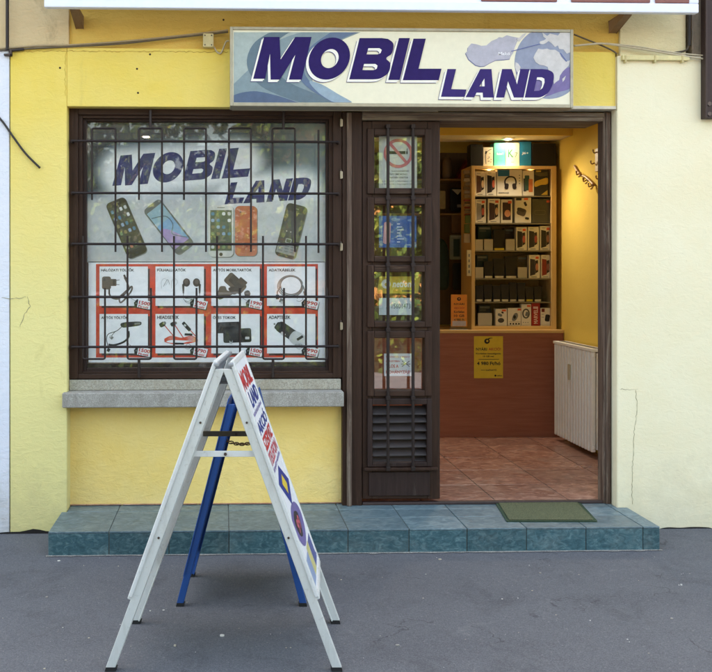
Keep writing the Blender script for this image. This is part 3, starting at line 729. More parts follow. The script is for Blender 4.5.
def back(c, R, w_, h_, ang):
    q = R(-w_*.25, -h_*.38); draw(c, [ell(q[0], q[1], .8, .8, 10)], PY, 5, M(80, 50, 40, .4))
    for k in range(40):
        x_, y_ = random.uniform(-.45, .4)*w_, random.uniform(-.45, .4)*h_; q = R(x_, y_)
        draw(c, [ell(q[0], q[1], random.uniform(.4, 1.5), random.uniform(.4, 1.2), 7)], PY, 5+(k % 3)*.3, M(*random.choice([(198, 140, 90), (190, 104, 70), (206, 156, 110), (176, 90, 62)]), .4))
phone('phone_picture', 246, 231, 22, 50, 0, M(186, 106, 72, .4), None, back)
phone('phone_picture', 221, 231, 25, 52, 0, M(206, 206, 198, .4), M(92, 98, 72, .4), icons(4, 6))
def nokia(c, R, w_, h_, ang):
    draw(c, [[R(*p) for p in rect(-w_*.4, -h_*.36, w_*.4, h_*.12)]], PY, 5, M(84, 82, 74, .4))
    draw(c, [[R(*p) for p in rect(-w_*.46, h_*.26, w_*.46, h_*.44)]], PY, 5, M(152, 152, 146, .4))
    q = R(0, h_*.19); draw(c, [rrect(q[0], q[1], w_*.3, h_*.09, ang, .2)], PY, 6, M(160, 160, 150, .4)); draw(c, [rrect(q[0], q[1], w_*.2, h_*.055, ang, .2)], PY, 7, M(70, 68, 60, .4))
    for i in range(3):
        for j in range(3):
            a, b_ = R((-.38+.28*i)*w_, (.29+.05*j)*h_), R((-.18+.28*i)*w_, (.29+.05*j)*h_); dstroke(c, [a, b_], .45, PY, 6, M(96, 96, 92, .4))
    for k in range(3): q = R((-.2+.2*k)*w_, h_*.02); draw(c, [ell(q[0], q[1], .7, .7, 8)], PY, 6, M(170, 168, 160, .4))
    a, b_ = R(-w_*.12, -h_*.42), R(w_*.12, -h_*.42); dstroke(c, [a, b_], .7, PY, 6, M(150, 148, 140, .4))
phone('phone_picture', 291, 231, 21, 54, 14, M(72, 70, 60, .4), None, nokia)

# product poster
PP = empty('product_poster', P(207, 361.5, PY), 'white and red poster of eight captioned accessories low in the window', 'poster')
c = MB(); c.pbox(88.5, 261.8, 325, 362.5, PY, PY+.0015, M(238, 239, 241, .5, 0, .03)); c.build('sheet', PP)
c = MB(); draw(c, [rect(96, 264, 318, 357.5)], PY, 1, M(206, 66, 38, .45, 0, .2)); c.build('red_ground', PP)
b = MB(); b.pbox(86.5, 362.8, 326, 369, PY+.004, PY+.09, m_woodd); b.build('inner_ledge', win)
TITLES = ['HÁLÓZATI TÖLTŐK', 'FÜLHALLGATÓK', 'AUTÓS MOBILTARTÓK', 'ADATKÁBELEK', 'AUTÓS TÖLTŐK', 'HEADSETEK', 'ÖVES TOKOK', 'ADAPTEREK']
TW = [33, 29, 39, 27, 27, 22, 23, 22]
PRICE = ['1500', '790', '1990', '990', '1500', '1790', '1500', '990']
XC = [99.5, 155.5, 211.3, 267]
K = M(26, 26, 28, .45); BR = M(96, 84, 70, .45); BRD = M(66, 58, 50, .45); RD = M(200, 62, 40, .45); GRY = M(118, 120, 118, .45); LG = M(196, 198, 198, .45); WP = M(238, 239, 241, .5, 0, .02)
def prod(i, c, x, y):
    D = lambda pts, m, l=4: draw(c, [[(x+a, y+b_) for a, b_ in pts]], PY, l, m)
    Ln = lambda pts, w_, m, l=4, n=6: dstroke(c, spl([(x+a, y+b_) for a, b_ in pts], n, False), w_, PY, l, m)
    if i == 0:
        D(rrect(7, 16.5, 9, 13, 0, .25), BR); D(rrect(14, 16, 6, 7, 0, .15), BR, 5); D(rrect(14.5, 16, 2.4, 5, 0, .1), BRD, 6)
        Ln([(17, 14), (20, 13.4)], .7, GRY); Ln([(17, 18), (20, 18.2)], .7, GRY); D(rrect(5, 13, 2, 3, 0, .3), BRD, 6)
        D(rrect(9.7, 25, 1.6, 5, 0, .3), BRD, 5); Ln([(9.7, 27), (12, 31), (18, 32.5), (22, 30), (28, 24), (32, 20), (32, 24), (26, 32), (21, 36), (20, 31), (25, 26), (29, 22), (28, 17), (25, 11)], 1.7, BR); Ln([(22, 31), (28, 25), (31, 21)], 1.2, BRD, 5); D(rrect(25.5, 10.5, 2, 5, -25, .3), BRD, 5)
    elif i == 1:
        for q in (6, 16): Ln([(q, 22), (q, 15), (q+3, 12), (q+6, 15), (q+4, 19)], .5, LG)
        Ln([(8, 20), (12, 13), (14, 18)], .4, GRY, 5)
        for q, s_ in ((31, -1), (41, 1)):
            D(ell(q, 16, 3.6, 4.2, 18), BRD, 5); D(ell(q+s_*.3, 15.4, 2.0, 2.6, 14), BR, 6); D([(q+s_*2, 16), (q+s_*4.4, 18), (q+s_*3.8, 27), (q+s_*2.4, 27)], BRD, 5); Ln([(q+s_*3, 26), (q+s_*2.4, 31), (36, 33), (35, 37)], .6, GRY, 4)
        Ln([(28, 32), (31, 36), (37, 36), (38, 31)], .5, GRY)
    elif i == 2:
        D(rrect(24, 17, 12, 22, -48, .2), BR); D(rrect(25.5, 16, 8.5, 16, -48, .15), BRD, 5); D(rrect(31, 15.5, 6, 9, -50, .15), M(80, 70, 60, .45), 6); D(rrect(36, 27, 6, 6, -20, .4), BRD, 6)
        D(spl([(7, 24), (9, 20), (14, 20), (16, 24), (22, 25), (21, 28), (14, 31), (8, 33), (6, 29)], 5), BR, 5); D(spl([(17, 22), (24, 20), (28, 25), (22, 28)], 4), BRD, 6)
    elif i == 3:
        for k in range(3): Ln(ell(24-.3*k, 19+.4*k, 10.5+1.1*k, 9+.9*k, 20)+[(34.5, 19)], 1.0, M(100+12*k, 102+12*k, 100+12*k, .45), 4+.3*k, 2)
        Ln([(14, 20), (10.5, 25), (10.5, 29)], 1.3, GRY); D(rrect(10.5, 30.5, 3.2, 4.6, 0, .15), M(70, 70, 70, .45), 5); D(rrect(14.2, 34, 3.4, 4, 20, .1), GRY, 5); D(rrect(14.8, 36, 2.4, 2.4, 20, .1), LG, 6)
        Ln([(34, 16), (37, 22), (38.5, 28)], 1.3, GRY); D(rrect(38, 27, 2.6, 5, -15, .25), M(90, 90, 90, .45), 5)
    elif i == 4:
        D(spl([(21, 10), (26, 8.2), (40, 7.6), (42, 9.5), (40, 11.5), (30, 13), (23, 13.5)], 5), K); D(rrect(38, 9.6, 6, 1.8, -4, .4), GRY, 5)
        Ln([(22, 13), (17, 17), (9, 20), (7, 25), (8, 30)], .7, K); Ln([(16, 17), (12, 22), (11, 24)], .6, K); D(rrect(12, 23.5, 3.4, 3, 40, .15), GRY, 5); D(rrect(11, 22.5, 2, 2, 40, .15), LG, 6)
        Ln([(29, 17), (29, 23), (24, 28), (15, 31), (9, 30.5)], 1.9, K, 5); D(rrect(9, 36, 3, 3.4, 30, .2), K, 5); Ln([(8, 30), (9, 35)], .7, K)
    elif i == 5:
        for q0, q1 in (((7, 9), (18, 22)), ((18, 9), (28, 24)), ((28, 9), (40, 22))): Ln([q0, q1], .9, RD)
        D(rrect(6.8, 10.5, 6, 4.6, -30, .35), K, 5); D(rrect(9, 9, 3, 3, -30, .35), GRY, 6); D(rrect(17.5, 10, 5.2, 4, -30, .35), K, 5); D(rrect(20, 9, 2.6, 2.6, -30, .35), GRY, 6)
        D(rrect(31, 12.5, 3.4, 11, -42, .25), K, 5); D(rrect(29.5, 11.3, 1.8, 2.4, -42, .25), LG, 6)
        for k in range(5): Ln([(9, 25+.6*k), (16, 22+k*.9), (26, 24+k*.5), (36, 22+k*1.1), (42, 26+.4*k), (34, 29-.3*k), (22, 29.5+.2*k), (12, 28.5), (9, 25+.6*k)], .7, RD if k % 2 else M(220, 96, 70, .45), 4+k*.2)
        D(rrect(33, 20.5, 8, 2.2, 2, .3), K, 6); D(rrect(24, 29.6, 9, 1.8, 2, .3), K, 6)
    elif i == 6:
        D(rrect(17, 13.5, 24, 11, -2, .15), K); D(rrect(17, 10.6, 16, 4, -2, .3), M(58, 58, 58, .45), 5); D(rrect(26, 21.5, 28, 14, -2, .14), M(18, 18, 20, .45), 6); D(rrect(26, 17, 26, 4.4, -2, .3), M(40, 40, 42, .45), 7); D(rrect(36, 24, 4.2, 2.6, 0, .2), LG, 7)
        D([(18, 26.5), (20, 28.5), (21.5, 26), (20.6, 30), (18.6, 29.6)], LG, 8)
    else:
        D(rrect(21, 18, 26, 11, 35, .35), K); D(spl([(22, 24), (28, 17), (38, 22), (39, 28), (33, 33), (26, 30)], 5), LG, 5); D(rrect(33, 24, 7, 2.6, -32, .2), K, 6); D(rrect(11, 12, 5, 8, 35, .4), M(46, 46, 48, .45), 5); D(ell(7.5, 10, 1, 1, 10), GRY, 5)
        D(rrect(16, 20, 5, 3, 35, .2), LG, 6)
        for k in range(4): D(rrect(29+k*1.8, 31+.4*(k % 2), 1, 1.5, 0, .2), GRY, 6)
    # tag with the price
    tx, ty = 36.5, 33.5
    Ln([(tx-6.5, ty-1), (tx-4, ty-4), (tx-.5, ty-1), (tx-4, ty+1.5), (tx-7, ty+.5)] if i % 2 else [(tx-8, ty-4), (tx-3, ty-.5), (tx+1, ty+1)], .4, GRY, 5)
    D([(tx-2, ty+2.6), (tx+1, ty-.8), (tx+16.2, ty+2.2), (tx+14.3, ty+10.6), (tx+1.2, ty+8), (tx-1.6, ty+6)], K, 6); D([(tx+2.4, ty-1), (tx+16, ty+1.6), (tx+13.6, ty+9.6), (tx+1.0, ty+7)], WP, 7); D(ell(tx+.2, ty+3.2, .8, .8, 10), GRY, 7)
    rdm = M(196, 40, 44, .45)
    text(c, PRICE[i], (x+tx+2.6, y+ty+4.0), (11, 2.1), (.9, -3.6), PL(PY, 8), rdm, .03); text(c, 'Ft-tól', (x+tx+2.2, y+ty+7), (9.6, 1.9), (.5, -2.2), PL(PY, 8), rdm, .03)
for i in range(8):
    x_, y_ = XC[i % 4], (266.5, 314)[i//4]
    c = MB(); draw(c, [rect(x_+2, y_+2.2, x_+50.3, y_+41.4)], PY, 2, M(60, 22, 20, .5)); draw(c, [rect(x_, y_, x_+48.4, y_+39.4)], PY, 3, WP)
    ptext(c, TITLES[i], x_+1.6, y_+1.6, x_+1.6+TW[i], y_+5.0, PY, 4, K, .03)
    prod(i, c, x_, y_); c.build('product_picture', PP)

# ================================================================== PAPERS ON THE DOOR LEAF
DP = LY+.038
def paper(name, x0, y0, x1, y1, col, label, cat, skew=0, fn=None):
    c = MB(); pts = [(x0+skew, y0), (x1+skew, y0), (x1, y1), (x0, y1)]
    c.extr([[P(p[0], p[1], DP) for p in pts]], (0, .0012, 0), col)
    if fn: fn(c)
    return tag(c.build(name), label, cat)
def nosmoke(c):
    pk = M(214, 120, 124, .5)
    draw(c, [ell(398.3, 153.5, 14.6, 14.6, 44), ell(398.3, 153.5, 11.6, 11.6, 44)], DP, 3, pk)
    draw(c, [[(388.6, 144.2), (390.6, 142.2), (408.2, 162.6), (406.2, 164.6)]], DP, 3.5, pk)
    draw(c, [rect(388.5, 151.2, 405.5, 154.2)], DP, 1, K); draw(c, [rect(406.3, 151.2, 407.6, 154.2)], DP, 1, K); dstroke(c, [(407, 151), (407.2, 148.6)], .6, DP, 1, K)
    for k, (a_, b_, t) in enumerate(((391, 409, 'TILOS A DOHÁNYZÁS'), (390, 407, 'NO SMOKING'), (389, 408, 'RAUCHEN VERBOTEN'))): ptext(c, t, a_, 170+k*3.3, b_, 171.9+k*3.3, DP, 1, M(90, 90, 92, .5), .01)
    for k in range(2): ptext(c, 'a dohányzás a helyiségben tilos', 382, 180.5+k*3, 414, 182+k*3, DP, 1, M(110, 110, 112, .5), .01)
paper('no_smoking_notice', 379, 135.5, 417, 188.5, M(222, 222, 216, .5, 0, .03), 'white paper with a red no smoking circle in the top door pane', 'notice', fn=nosmoke)
def bluep(c):
    for k in range(26):
        x_, y_ = random.uniform(381, 413), random.uniform(218, 245)
        draw(c, [ell(x_, y_, random.uniform(1, 4), random.uniform(.5, 2), 9)], DP, 1+k*.1, M(*random.choice([(90, 130, 190), (130, 160, 200), (60, 96, 170), (150, 170, 190)]), .5))
    draw(c, [rrect(387, 233, 7, 22, 3, .3)], DP, 5, M(196, 150, 150, .5)); 
    for k in range(7): dstroke(c, [(397, 224+k*3), (400+2*(k % 3), 224+k*3)], .7, DP, 5, M(210, 216, 228, .5))
paper('blue_poster', 379, 216, 416.5, 247.5, M(64, 104, 176, .5, 0, .2), 'small blue poster behind the second door pane', 'poster', fn=bluep)
def netf(c):
    draw(c, [ell(386, 284, 4.6, 4.6, 26)], DP, 1, M(232, 228, 214, .5)); draw(c, [ell(386.4, 284.6, 1.8, 1.8, 16)], DP, 2, M(196, 168, 52, .5)); dstroke(c, [(387, 283.5), (389.5, 280)], 1.1, DP, 2, M(196, 168, 52, .5))
    ptext(c, 'netfone', 392.5, 280.4, 414.5, 287.4, DP, 1, M(238, 234, 222, .5), .03, .15); draw(c, [rect(402, 290, 413, 292)], DP, 1, M(110, 96, 50, .5))
paper('yellow_sticker', 377, 276.5, 418, 293.5, M(206, 178, 54, .5, 0, .08), 'yellow slanted sticker reading netfone in the third door pane', 'sticker', 2.5, netf)
paper('number_paper', 379, 298, 413, 315, M(214, 220, 224, .5, 0, .03), 'white strip of paper with a number under the yellow sticker', 'paper',
      fn=lambda c: ptext(c, 'A 15601473', 386, 303.6, 410.5, 308.6, DP, 1, M(60, 64, 70, .5), .0))
def tilos(c):
    r1 = M(196, 84, 84, .5)
    ptext(c, 'DOHÁNYZÁS A BEJÁRAT', 386, 355.8, 410, 358, DP, 1, r1, .02); ptext(c, 'KÖRZETÉBEN', 386, 360, 400, 362, DP, 1, r1, .02)
    ptext(c, 'TILOS A', 386, 364.4, 398.5, 367.8, DP, 1, r1, .03); ptext(c, 'DOHÁNYZÁS!', 386, 369.6, 410, 373.6, DP, 1, r1, .03)
    dstroke(c, [(402, 361), (409.5, 366.5)], .7, DP, 1, M(110, 90, 90, .5)); dstroke(c, [(409.5, 361), (402, 366.5)], .7, DP, 1, M(110, 90, 90, .5)); dstroke(c, [(401, 364), (410.5, 364)], .7, DP, 1.4, M(110, 90, 90, .5))
paper('red_lettered_notice', 384, 353.5, 411.5, 376, M(222, 218, 222, .5, 0, .03), 'white notice lettered in red in the lowest door pane', 'notice', fn=tilos)

# ================================================================== INTERIOR FURNITURE
CY = 2.36
cz = G(500, 437, zfl); CY = cz.y
CT = Z(330, CY, 500)
CO = empty('shop_counter', (1.6, CY+.3, zfl), 'reddish brown laminate counter across the back of the shop', 'counter')
b = MB(); b.box(-.2, RX-.004, CY, CY+.03, zfl, CT-.025, m_lam); b.build('front_panel', CO)
b = MB(); b.box(-.2, RX-.003, CY-.012, CY+.6, CT-.025, CT, m_pineh); b.build('counter_top', CO, .003)
CP = CY-.003
def akcio(c):
    ptx = lambda s, a_, y0, b_, y1, m=K, bd=.02: ptext(c, s, a_, y0, b_, y1, CP, 1, m, bd)
    draw(c, [ell(487, 341.2, 2.7, 2.6, 20), ell(487.3, 341, 1.1, 1.1, 14)], CP, 1, K); dstroke(c, [(488, 339), (490.5, 338)], 1, CP, 1, K); ptx('°°', 490.6, 337.5, 492.4, 338.7)
    ptx('NYÁRI', 476, 347, 487, 350.6); ptx('AKCIÓ!', 488.5, 347, 501, 350.6, M(190, 74, 40, .5)); ptx('Korlátlan beszélgetés', 476, 352.8, 501, 354.8); ptx('10 GB net', 483, 355.4, 494, 357.2)
    draw(c, [rect(478.5, 359, 499, 359.5)], CP, 1, K); ptx('4 980 Ft/hó', 477, 361.6, 500.5, 365.2, K, .03); ptx('>>> KAPHATÓ', 481, 368.8, 496.6, 371); draw(c, [ell(495.4, 375.6, 1, 1, 12)], CP, 1, K); ptx('netfone', 497, 374.8, 502, 376.3)
c = MB(); c.pbox(474, 336.2, 503, 378.2, CP, CP+.0015, M(224, 192, 50, .5, 0, .05)); akcio(c)
tag(c.build('yellow_offer_poster'), 'yellow summer offer poster stuck on the front of the counter', 'poster')

# glass-less display cabinet on the counter
YC = CY+.05; DD = .34
CB = empty('display_cabinet', P(514, 330, YC), 'pine display cabinet full of phone boxes standing on the counter', 'cabinet')
a, d = P(471.5, 329.6, YC), P(556.5, 166, YC); cz0 = CT+.001
b = MB(); xs_l = X(475, YC); xs_r = X(551.5, YC)
b.box(a.x, xs_l, YC, YC+DD, cz0, d.z, m_pine); b.box(xs_r, d.x, YC, YC+DD, cz0, d.z, m_pine); b.build('side_panel', CB, .002)
b = MB(); b.box(xs_l, xs_r, YC+.002, YC+DD, Z(169, YC, 500), d.z-.001, m_pineh); b.build('top_panel', CB, .002)
b = MB(); b.box(xs_l, xs_r, YC+DD-.012, YC+DD-.002, cz0, Z(169, YC, 500), wood('cabinet_back', S(190, 160, 104), S(204, 174, 118), S(170, 140, 90), .3)); b.build('back_panel', CB)
b = MB(); b.box(xs_l, xs_r, YC+.002, YC+DD-.012, cz0, Z(326.2, YC, 500), m_pineh); b.build('base_panel', CB, .002)
IY = YC+.035
rows = [196, 223.3, 250.6, 278.4, 301.8, 326]
for y in rows[:-1]:
    b = MB(); zz = Z(y, IY, 500); b.box(xs_l, xs_r, YC+.012, YC+DD-.012, zz-.010, zz-.0005, M(120, 110, 84, .3)); b.build('shelf', CB, .001)
for x_ in (489, 529):
    a = P(x_, 169.4, YC+.08); e = MB(); e.tube([a+Vector((0, 0, .001)), a-Vector((0, 0, .006))], .011, emit('spot_glow', (1, .8, .5, 1), 8), 12); e.build('spot_light', CB)
    L = bpy.data.lights.new('cabinet_lamp', 'SPOT'); L.energy = 0.6; L.color = (1, .76, .46); L.spot_size = math.radians(140); L.shadow_soft_size = .02
    lo = bpy.data.objects.new('cabinet_lamp', L); sc.collection.objects.link(lo); lo.location = (a.x, a.y-.02, a.z-.015); lo.rotation_euler = (math.radians(-10), 0, 0)

WB = M(226, 218, 198, .45, 0, .03); OR = M(222, 96, 52, .5)
def item(name, x0, y0, x1, y1, body, label, cat, group=None, fn=None, Y=None, depth=.05, bev=.0015):
    Y = Y or IY
    c = MB(); c.pbox(x0, y0, x1, y1, Y, Y+depth, body)
    o = c.build(name, None, bev); tag(o, label, cat, group)
    if fn:
        q = MB(); fn(q, x0, y0, x1, y1, Y); q.build('printed_front', o)
    return o
def ph_front(col, col2=(196, 120, 86), sticker=True, left=.1):
    def f(q, x0, y0, x1, y1, Y):
        w_, h_ = x1-x0, y1-y0; L = lambda u, v: (x0+u*w_, y0+v*h_)
        draw(q, [[L(left, .16), L(.55, .2), L(.57, .84), L(left, .9)]], Y, 1, M(*col, .45)); draw(q, [[L(.56, .25), L(.82, .22), L(.84, .72), L(.58, .8)]], Y, 1, M(50, 42, 40, .45))
        draw(q, [ell(x0+.72*w_, y0+.52*h_, w_*.13, h_*.16, 14)], Y, 2, M(*col2, .45))
        if sticker: draw(q, [[L(.6, .07), L(.88, .07), L(.88, .17), L(.6, .17)]], Y, 3, OR)
        draw(q, [[L(.2, .93), L(.7, .93), L(.7, .955), L(.2, .955)]], Y, 2, GRY); draw(q, [[L(.15, .07), L(.5, .07), L(.5, .09), L(.15, .09)]], Y, 2, GRY)
    return f
PB = 'boxed phone cases in the display cabinet'
item('phone_box', 475.4, 171.5, 485.6, 195.8, WB, 'white box with a brown phone case, first on the top cabinet shelf', 'box', PB, ph_front((92, 62, 48), (220, 190, 150), False))
item('phone_box', 486.2, 171.2, 496.3, 195.8, WB, 'white box with a black case, left of the headphone box', 'box', PB, ph_front((34, 28, 28), (214, 110, 80), False))
def headph(q, x0, y0, x1, y1, Y):
    draw(q, [rect(x0+1, y0+.2, x0+12.5, y0+6.5)], Y, 1, M(40, 110, 150, .5))
    dstroke(q, spl([(505.5, 186.5), (505, 181), (507.5, 177.6), (511, 176.8), (514.5, 178), (516, 182), (515.4, 186.5)], 5, False), 1.5, Y, 2, K)
    for a_ in (506.6, 514.4): draw(q, [rrect(a_, 186.4, 4, 6, 8 if a_ < 510 else -8, .4)], Y, 3, M(44, 38, 40, .5))
    ptext(q, 'HEADPHONES', 498.5, 192.2, 509, 193.8, Y, 2, K, .02)
    for k in range(4): draw(q, [ell(519.5, 175.5+k*2.7, .6, .6, 8)], Y, 2, GRY)
item('headphone_box', 497, 169.8, 522, 195.8, WB, 'large white box with black headphones on the top cabinet shelf', 'box', None, headph, depth=.1)
def twoph(q, x0, y0, x1, y1, Y):
    draw(q, [rrect(527, 183, 4.6, 15, 0, .15)], Y, 1, M(52, 84, 76, .5)); draw(q, [rrect(530.7, 185.6, 4, 13, 0, .15)], Y, 2, M(206, 120, 70, .5)); draw(q, [rrect(525, 185, 3, 13, 0, .15)], Y, .5, M(60, 60, 66, .5))
item('phone_box', 522.8, 170.8, 534, 195.8, WB, 'white box with a green and an orange phone on the top cabinet shelf', 'box', PB, twoph)
def camo(q, x0, y0, x1, y1, Y):
    ye = M(206, 170, 60, .5)
    draw(q, [[(534.8, 171), (541, 173), (547.6, 171.5), (547.6, 176), (540, 176.5), (535, 175)]], Y, 1, M(90, 80, 50, .5)); draw(q, [spl([(535, 182), (541, 179.5), (547.6, 178), (547.6, 184), (541, 185), (535, 187)], 3)], Y, 1, ye); draw(q, [[(541, 195), (547.6, 190), (547.6, 195)]], Y, 1, ye); draw(q, [rect(536, 170.4, 541, 172)], Y, 2, ye)
item('black_yellow_pack', 534.4, 170.2, 548.2, 195.8, M(44, 40, 32, .5), 'black and yellow striped pack at the right end of the top cabinet shelf', 'box', None, camo)
item('phone_box', 475.4, 199.2, 486, 223, WB, 'white box with a silver phone, first on the second cabinet shelf', 'box', PB, ph_front((150, 146, 142), (190, 90, 70)))
item('phone_box', 488, 198.8, 500, 223, WB, 'white box with a plum case, second on the second cabinet shelf', 'box', PB, ph_front((72, 50, 48), (210, 170, 130)))
def bigmoon(q, x0, y0, x1, y1, Y):
    draw(q, [rect(x0+1.6, y0+3, x1-1.6, y1-3)], Y, 1, M(58, 40, 36, .5)); draw(q, [ell(x0+6.5, y0+14, 3, 3.6, 16)], Y, 2, M(214, 150, 110, .5)); draw(q, [rect(x0+7, y0+1.4, x1-.8, y0+4)], Y, 3, OR)
item('phone_box', 501, 199.5, 512.4, 223, WB, 'white box with an orange moon on its dark picture', 'box', PB, bigmoon)
def buds(q, x0, y0, x1, y1, Y):
    draw(q, [rrect(521.5, 212, 9, 7.5, 20, .3)], Y, 1, M(84, 76, 68, .5)); draw(q, [rrect(521, 210, 8, 3, 20, .4)], Y, 2, M(60, 54, 48, .5)); draw(q, [rrect(525.4, 204, 2.4, 4.5, -25, .4)], Y, 2, K); draw(q, [rrect(527, 218.5, 4, 2.4, 10, .4)], Y, 2, K); draw(q, [rect(x0+1, y0+.2, x0+6.5, y0+2.6)], Y, 2, K); draw(q, [rect(x0+9, y0+.3, x0+13, y0+2.3)], Y, 2, OR)
item('earbud_box', 515, 197.8, 531.2, 223, WB, 'white earbud box with a dark case picture on the second cabinet shelf', 'box', None, buds, depth=.08)
def dk(q, x0, y0, x1, y1, Y): draw(q, [rrect(540, 212.5, 11, 4.6, 0, .3), rrect(540, 212.5, 10, 3.6, 0, .3)], Y, 1, M(96, 88, 70, .5)); draw(q, [rect(546.6, 200.4, 549.6, 202.6)], Y, 1, OR); draw(q, [rect(538, 198.6, 543.5, 200)], Y, 1, K)
item('dark_grey_box', 532, 198.8, 550.6, 223, M(72, 68, 54, .5), 'dark grey box at the right end of the second cabinet shelf', 'box', None, dk)
PLT = M(186, 178, 158, .6, 0, .03)
GP = 'blank grey display cards in the cabinet'
for (x0_, y0_, x1_, y1_, lb) in ((475.4, 239.4, 483, 250.4, 'blank grey card at the left end of the third cabinet shelf'), (484.2, 239.2, 493, 250.4, 'blank grey card just left of the yellow labelled phone case'), (505.8, 239.2, 514.8, 250.4, 'blank grey card just right of the yellow labelled phone case'),
                               (475.4, 267.2, 483.4, 278.2, 'blank grey card at the left end of the fourth cabinet shelf'), (517.8, 267.2, 527, 278.2, 'blank grey card beside the boxes on the fourth cabinet shelf'), (478, 313, 492, 325.8, 'large blank grey card on the bottom cabinet shelf')):
    item('display_card', x0_, y0_, x1_, y1_, PLT, lb, 'card', GP, depth=.012)
CS = M(36, 32, 34, .45, 0, .2)
def case(x0, y0, x1, y1, lab, label, grp, Y=None):
    Y = Y or IY+.02
    c = MB(); w_ = x1-x0
    f0 = [P(x0+w_*.06, y1-2, Y), P(x1-w_*.06, y1-2, Y), P(x1, y0+.6, Y+.03), P(x0, y0+.6, Y+.03)]
    # a phone pouch leaning back on its little stand
    c.extr([f0], (0, .016, 0), CS)
    a_ = P(x0+w_*.1, y1, Y-.012); b_ = P(x1-w_*.1, y1-2.2, Y-.012)
    c.box(a_.x, b_.x, Y-.012, Y+.04, a_.z, a_.z+.006, M(70, 66, 60, .4))
    o = c.build('phone_case', None, .004); tag(o, label, 'phone case', grp)
    q = MB(); q.box(a_.x, b_.x, Y-.016, Y-.012, a_.z+.001, b_.z, lab); q.build('price_label', o)
LW, LYE = M(224, 216, 196, .5), M(226, 204, 60, .5)
GC = 'black phone cases on stands in the cabinet'
case(493.2, 229.4, 505.2, 250.4, LYE, 'tall black phone case with a yellow price label on the third cabinet shelf', GC)
case(484, 261, 493, 278.2, LW, 'smallest of three black phone cases on the fourth cabinet shelf', GC)
case(493.6, 258.4, 504.4, 278.2, LW, 'middle of three black phone cases on the fourth cabinet shelf', GC)
case(505, 256, 517.2, 278.2, LW, 'largest of three black phone cases on the fourth cabinet shelf', GC)
ords = ['leftmost', 'second', 'third', 'fourth', 'tallest, fifth', 'tall sixth', 'seventh', 'rightmost']
for k, (x0_, y0_, x1_) in enumerate(((475.8, 285.4, 483), (484, 284.2, 491.8), (492.8, 285.2, 500.4), (501, 284.2, 508.8), (509.4, 282.2, 516.6), (517.6, 282.6, 525), (525.6, 286.4, 533.2), (534, 286.2, 541.6))):
    case(x0_, y0_, x1_, 301.6, LYE if k == 6 else LW, ('seventh black case, the one with a yellow label, on the fifth cabinet shelf' if k == 6 else '%s black case in the row of eight on the fifth cabinet shelf' % ords[k]), GC)
item('phone_box', 516.2, 227.2, 527, 250.4, WB, 'white box with a black case nearest the cards on the third cabinet shelf', 'box', PB, ph_front((48, 42, 40), (190, 90, 80)))
item('phone_box', 528, 227, 539, 250.4, WB, 'white box with a black case, middle of three on the third cabinet shelf', 'box', PB, ph_front((50, 44, 42), (170, 80, 70), False))
item('phone_box', 540, 226, 551, 250.4, WB, 'white box with a black case at the right end of the third cabinet shelf', 'box', PB, ph_front((38, 34, 34), (160, 110, 90)))
item('phone_box', 529, 255, 540, 278.2, WB, 'white box with a slate grey case on the fourth cabinet shelf', 'box', PB, ph_front((58, 52, 56), (200, 130, 100)))
item('phone_box', 541, 255, 551, 278.2, WB, 'white box with a dark red case on the fourth cabinet shelf', 'box', PB, ph_front((142, 48, 34), (150, 100, 90), False))
def mouse(q, x0, y0, x1, y1, Y):
    draw(q, [ell(501, 320.4, 3.2, 2.4, 18)], Y, 1, M(70, 66, 60, .5)); draw(q, [rrect(500, 315, 4.6, 2.6, 25, .4)], Y, 1, GRY); draw(q, [rrect(502.5, 312.6, 2.4, 1.6, 25, .4)], Y, 1, K); draw(q, [rect(502, 309.6, 506, 311.4)], Y, 2, OR)
item('earbud_box', 495.6, 308.8, 507, 325.8, WB, 'white earbud box left of four small black icons on the bottom cabinet shelf', 'box', None, mouse)
def adp(q, x0, y0, x1, y1, Y):
    draw(q, [spl([(512, 319), (514, 314), (517, 313), (518, 316), (516, 320), (513, 321)], 4)], Y, 1, GRY); draw(q, [ell(514.6, 317, 1.4, 1.8, 12)], Y, 2, K); draw(q, [rect(509, 321.8, 520.5, 322)], Y, 1, K); draw(q, [rect(517.5, 308.6, 521, 310.6)], Y, 2, OR)
    for k in range(4): draw(q, [rrect(510.5+2.8*k, 323.8, 1.5, 1.6, 0, .2)], Y, 1, K)
item('accessory_box', 507.8, 308, 521, 325.8, WB, 'white accessory box with a row of four small black icons', 'box', None, adp)
def watch(q, x0, y0, x1, y1, Y):
    draw(q, [ell(526, 313.6, 3.8, 5, 24), ell(526, 313.6, 2.4, 3.6, 20)], Y, 1, M(84, 82, 76, .5)); draw(q, [rect(527, 305, 530.6, 307)], Y, 2, OR); draw(q, [rrect(527, 314, 3, 4.4, 15, .2)], Y, 2, GRY)
    for k in range(3): draw(q, [ell(523.5+2.2*k, 322.4, .5, .5, 8)], Y, 1, GRY)
item('watch_box', 521.4, 304, 531.2, 325.8, WB, 'white box picturing a round grey band beside the red box', 'box', None, watch)
def mv(q, x0, y0, x1, y1, Y):
    text(q, 'MARVEL', (x0+6.2, y1-2), (0, -(y1-y0)+8), (-4, 0), PL(Y, 1), M(226, 190, 180, .5), .03); draw(q, [rect(x0+1.6, y0+3.6, x1-2, y0+5.8)], Y, 1, M(226, 190, 180, .5))
item('red_box', 531.6, 303, 540, 325.8, M(160, 34, 30, .5), 'tall red box with upright white letters on the bottom cabinet shelf', 'box', None, mv)
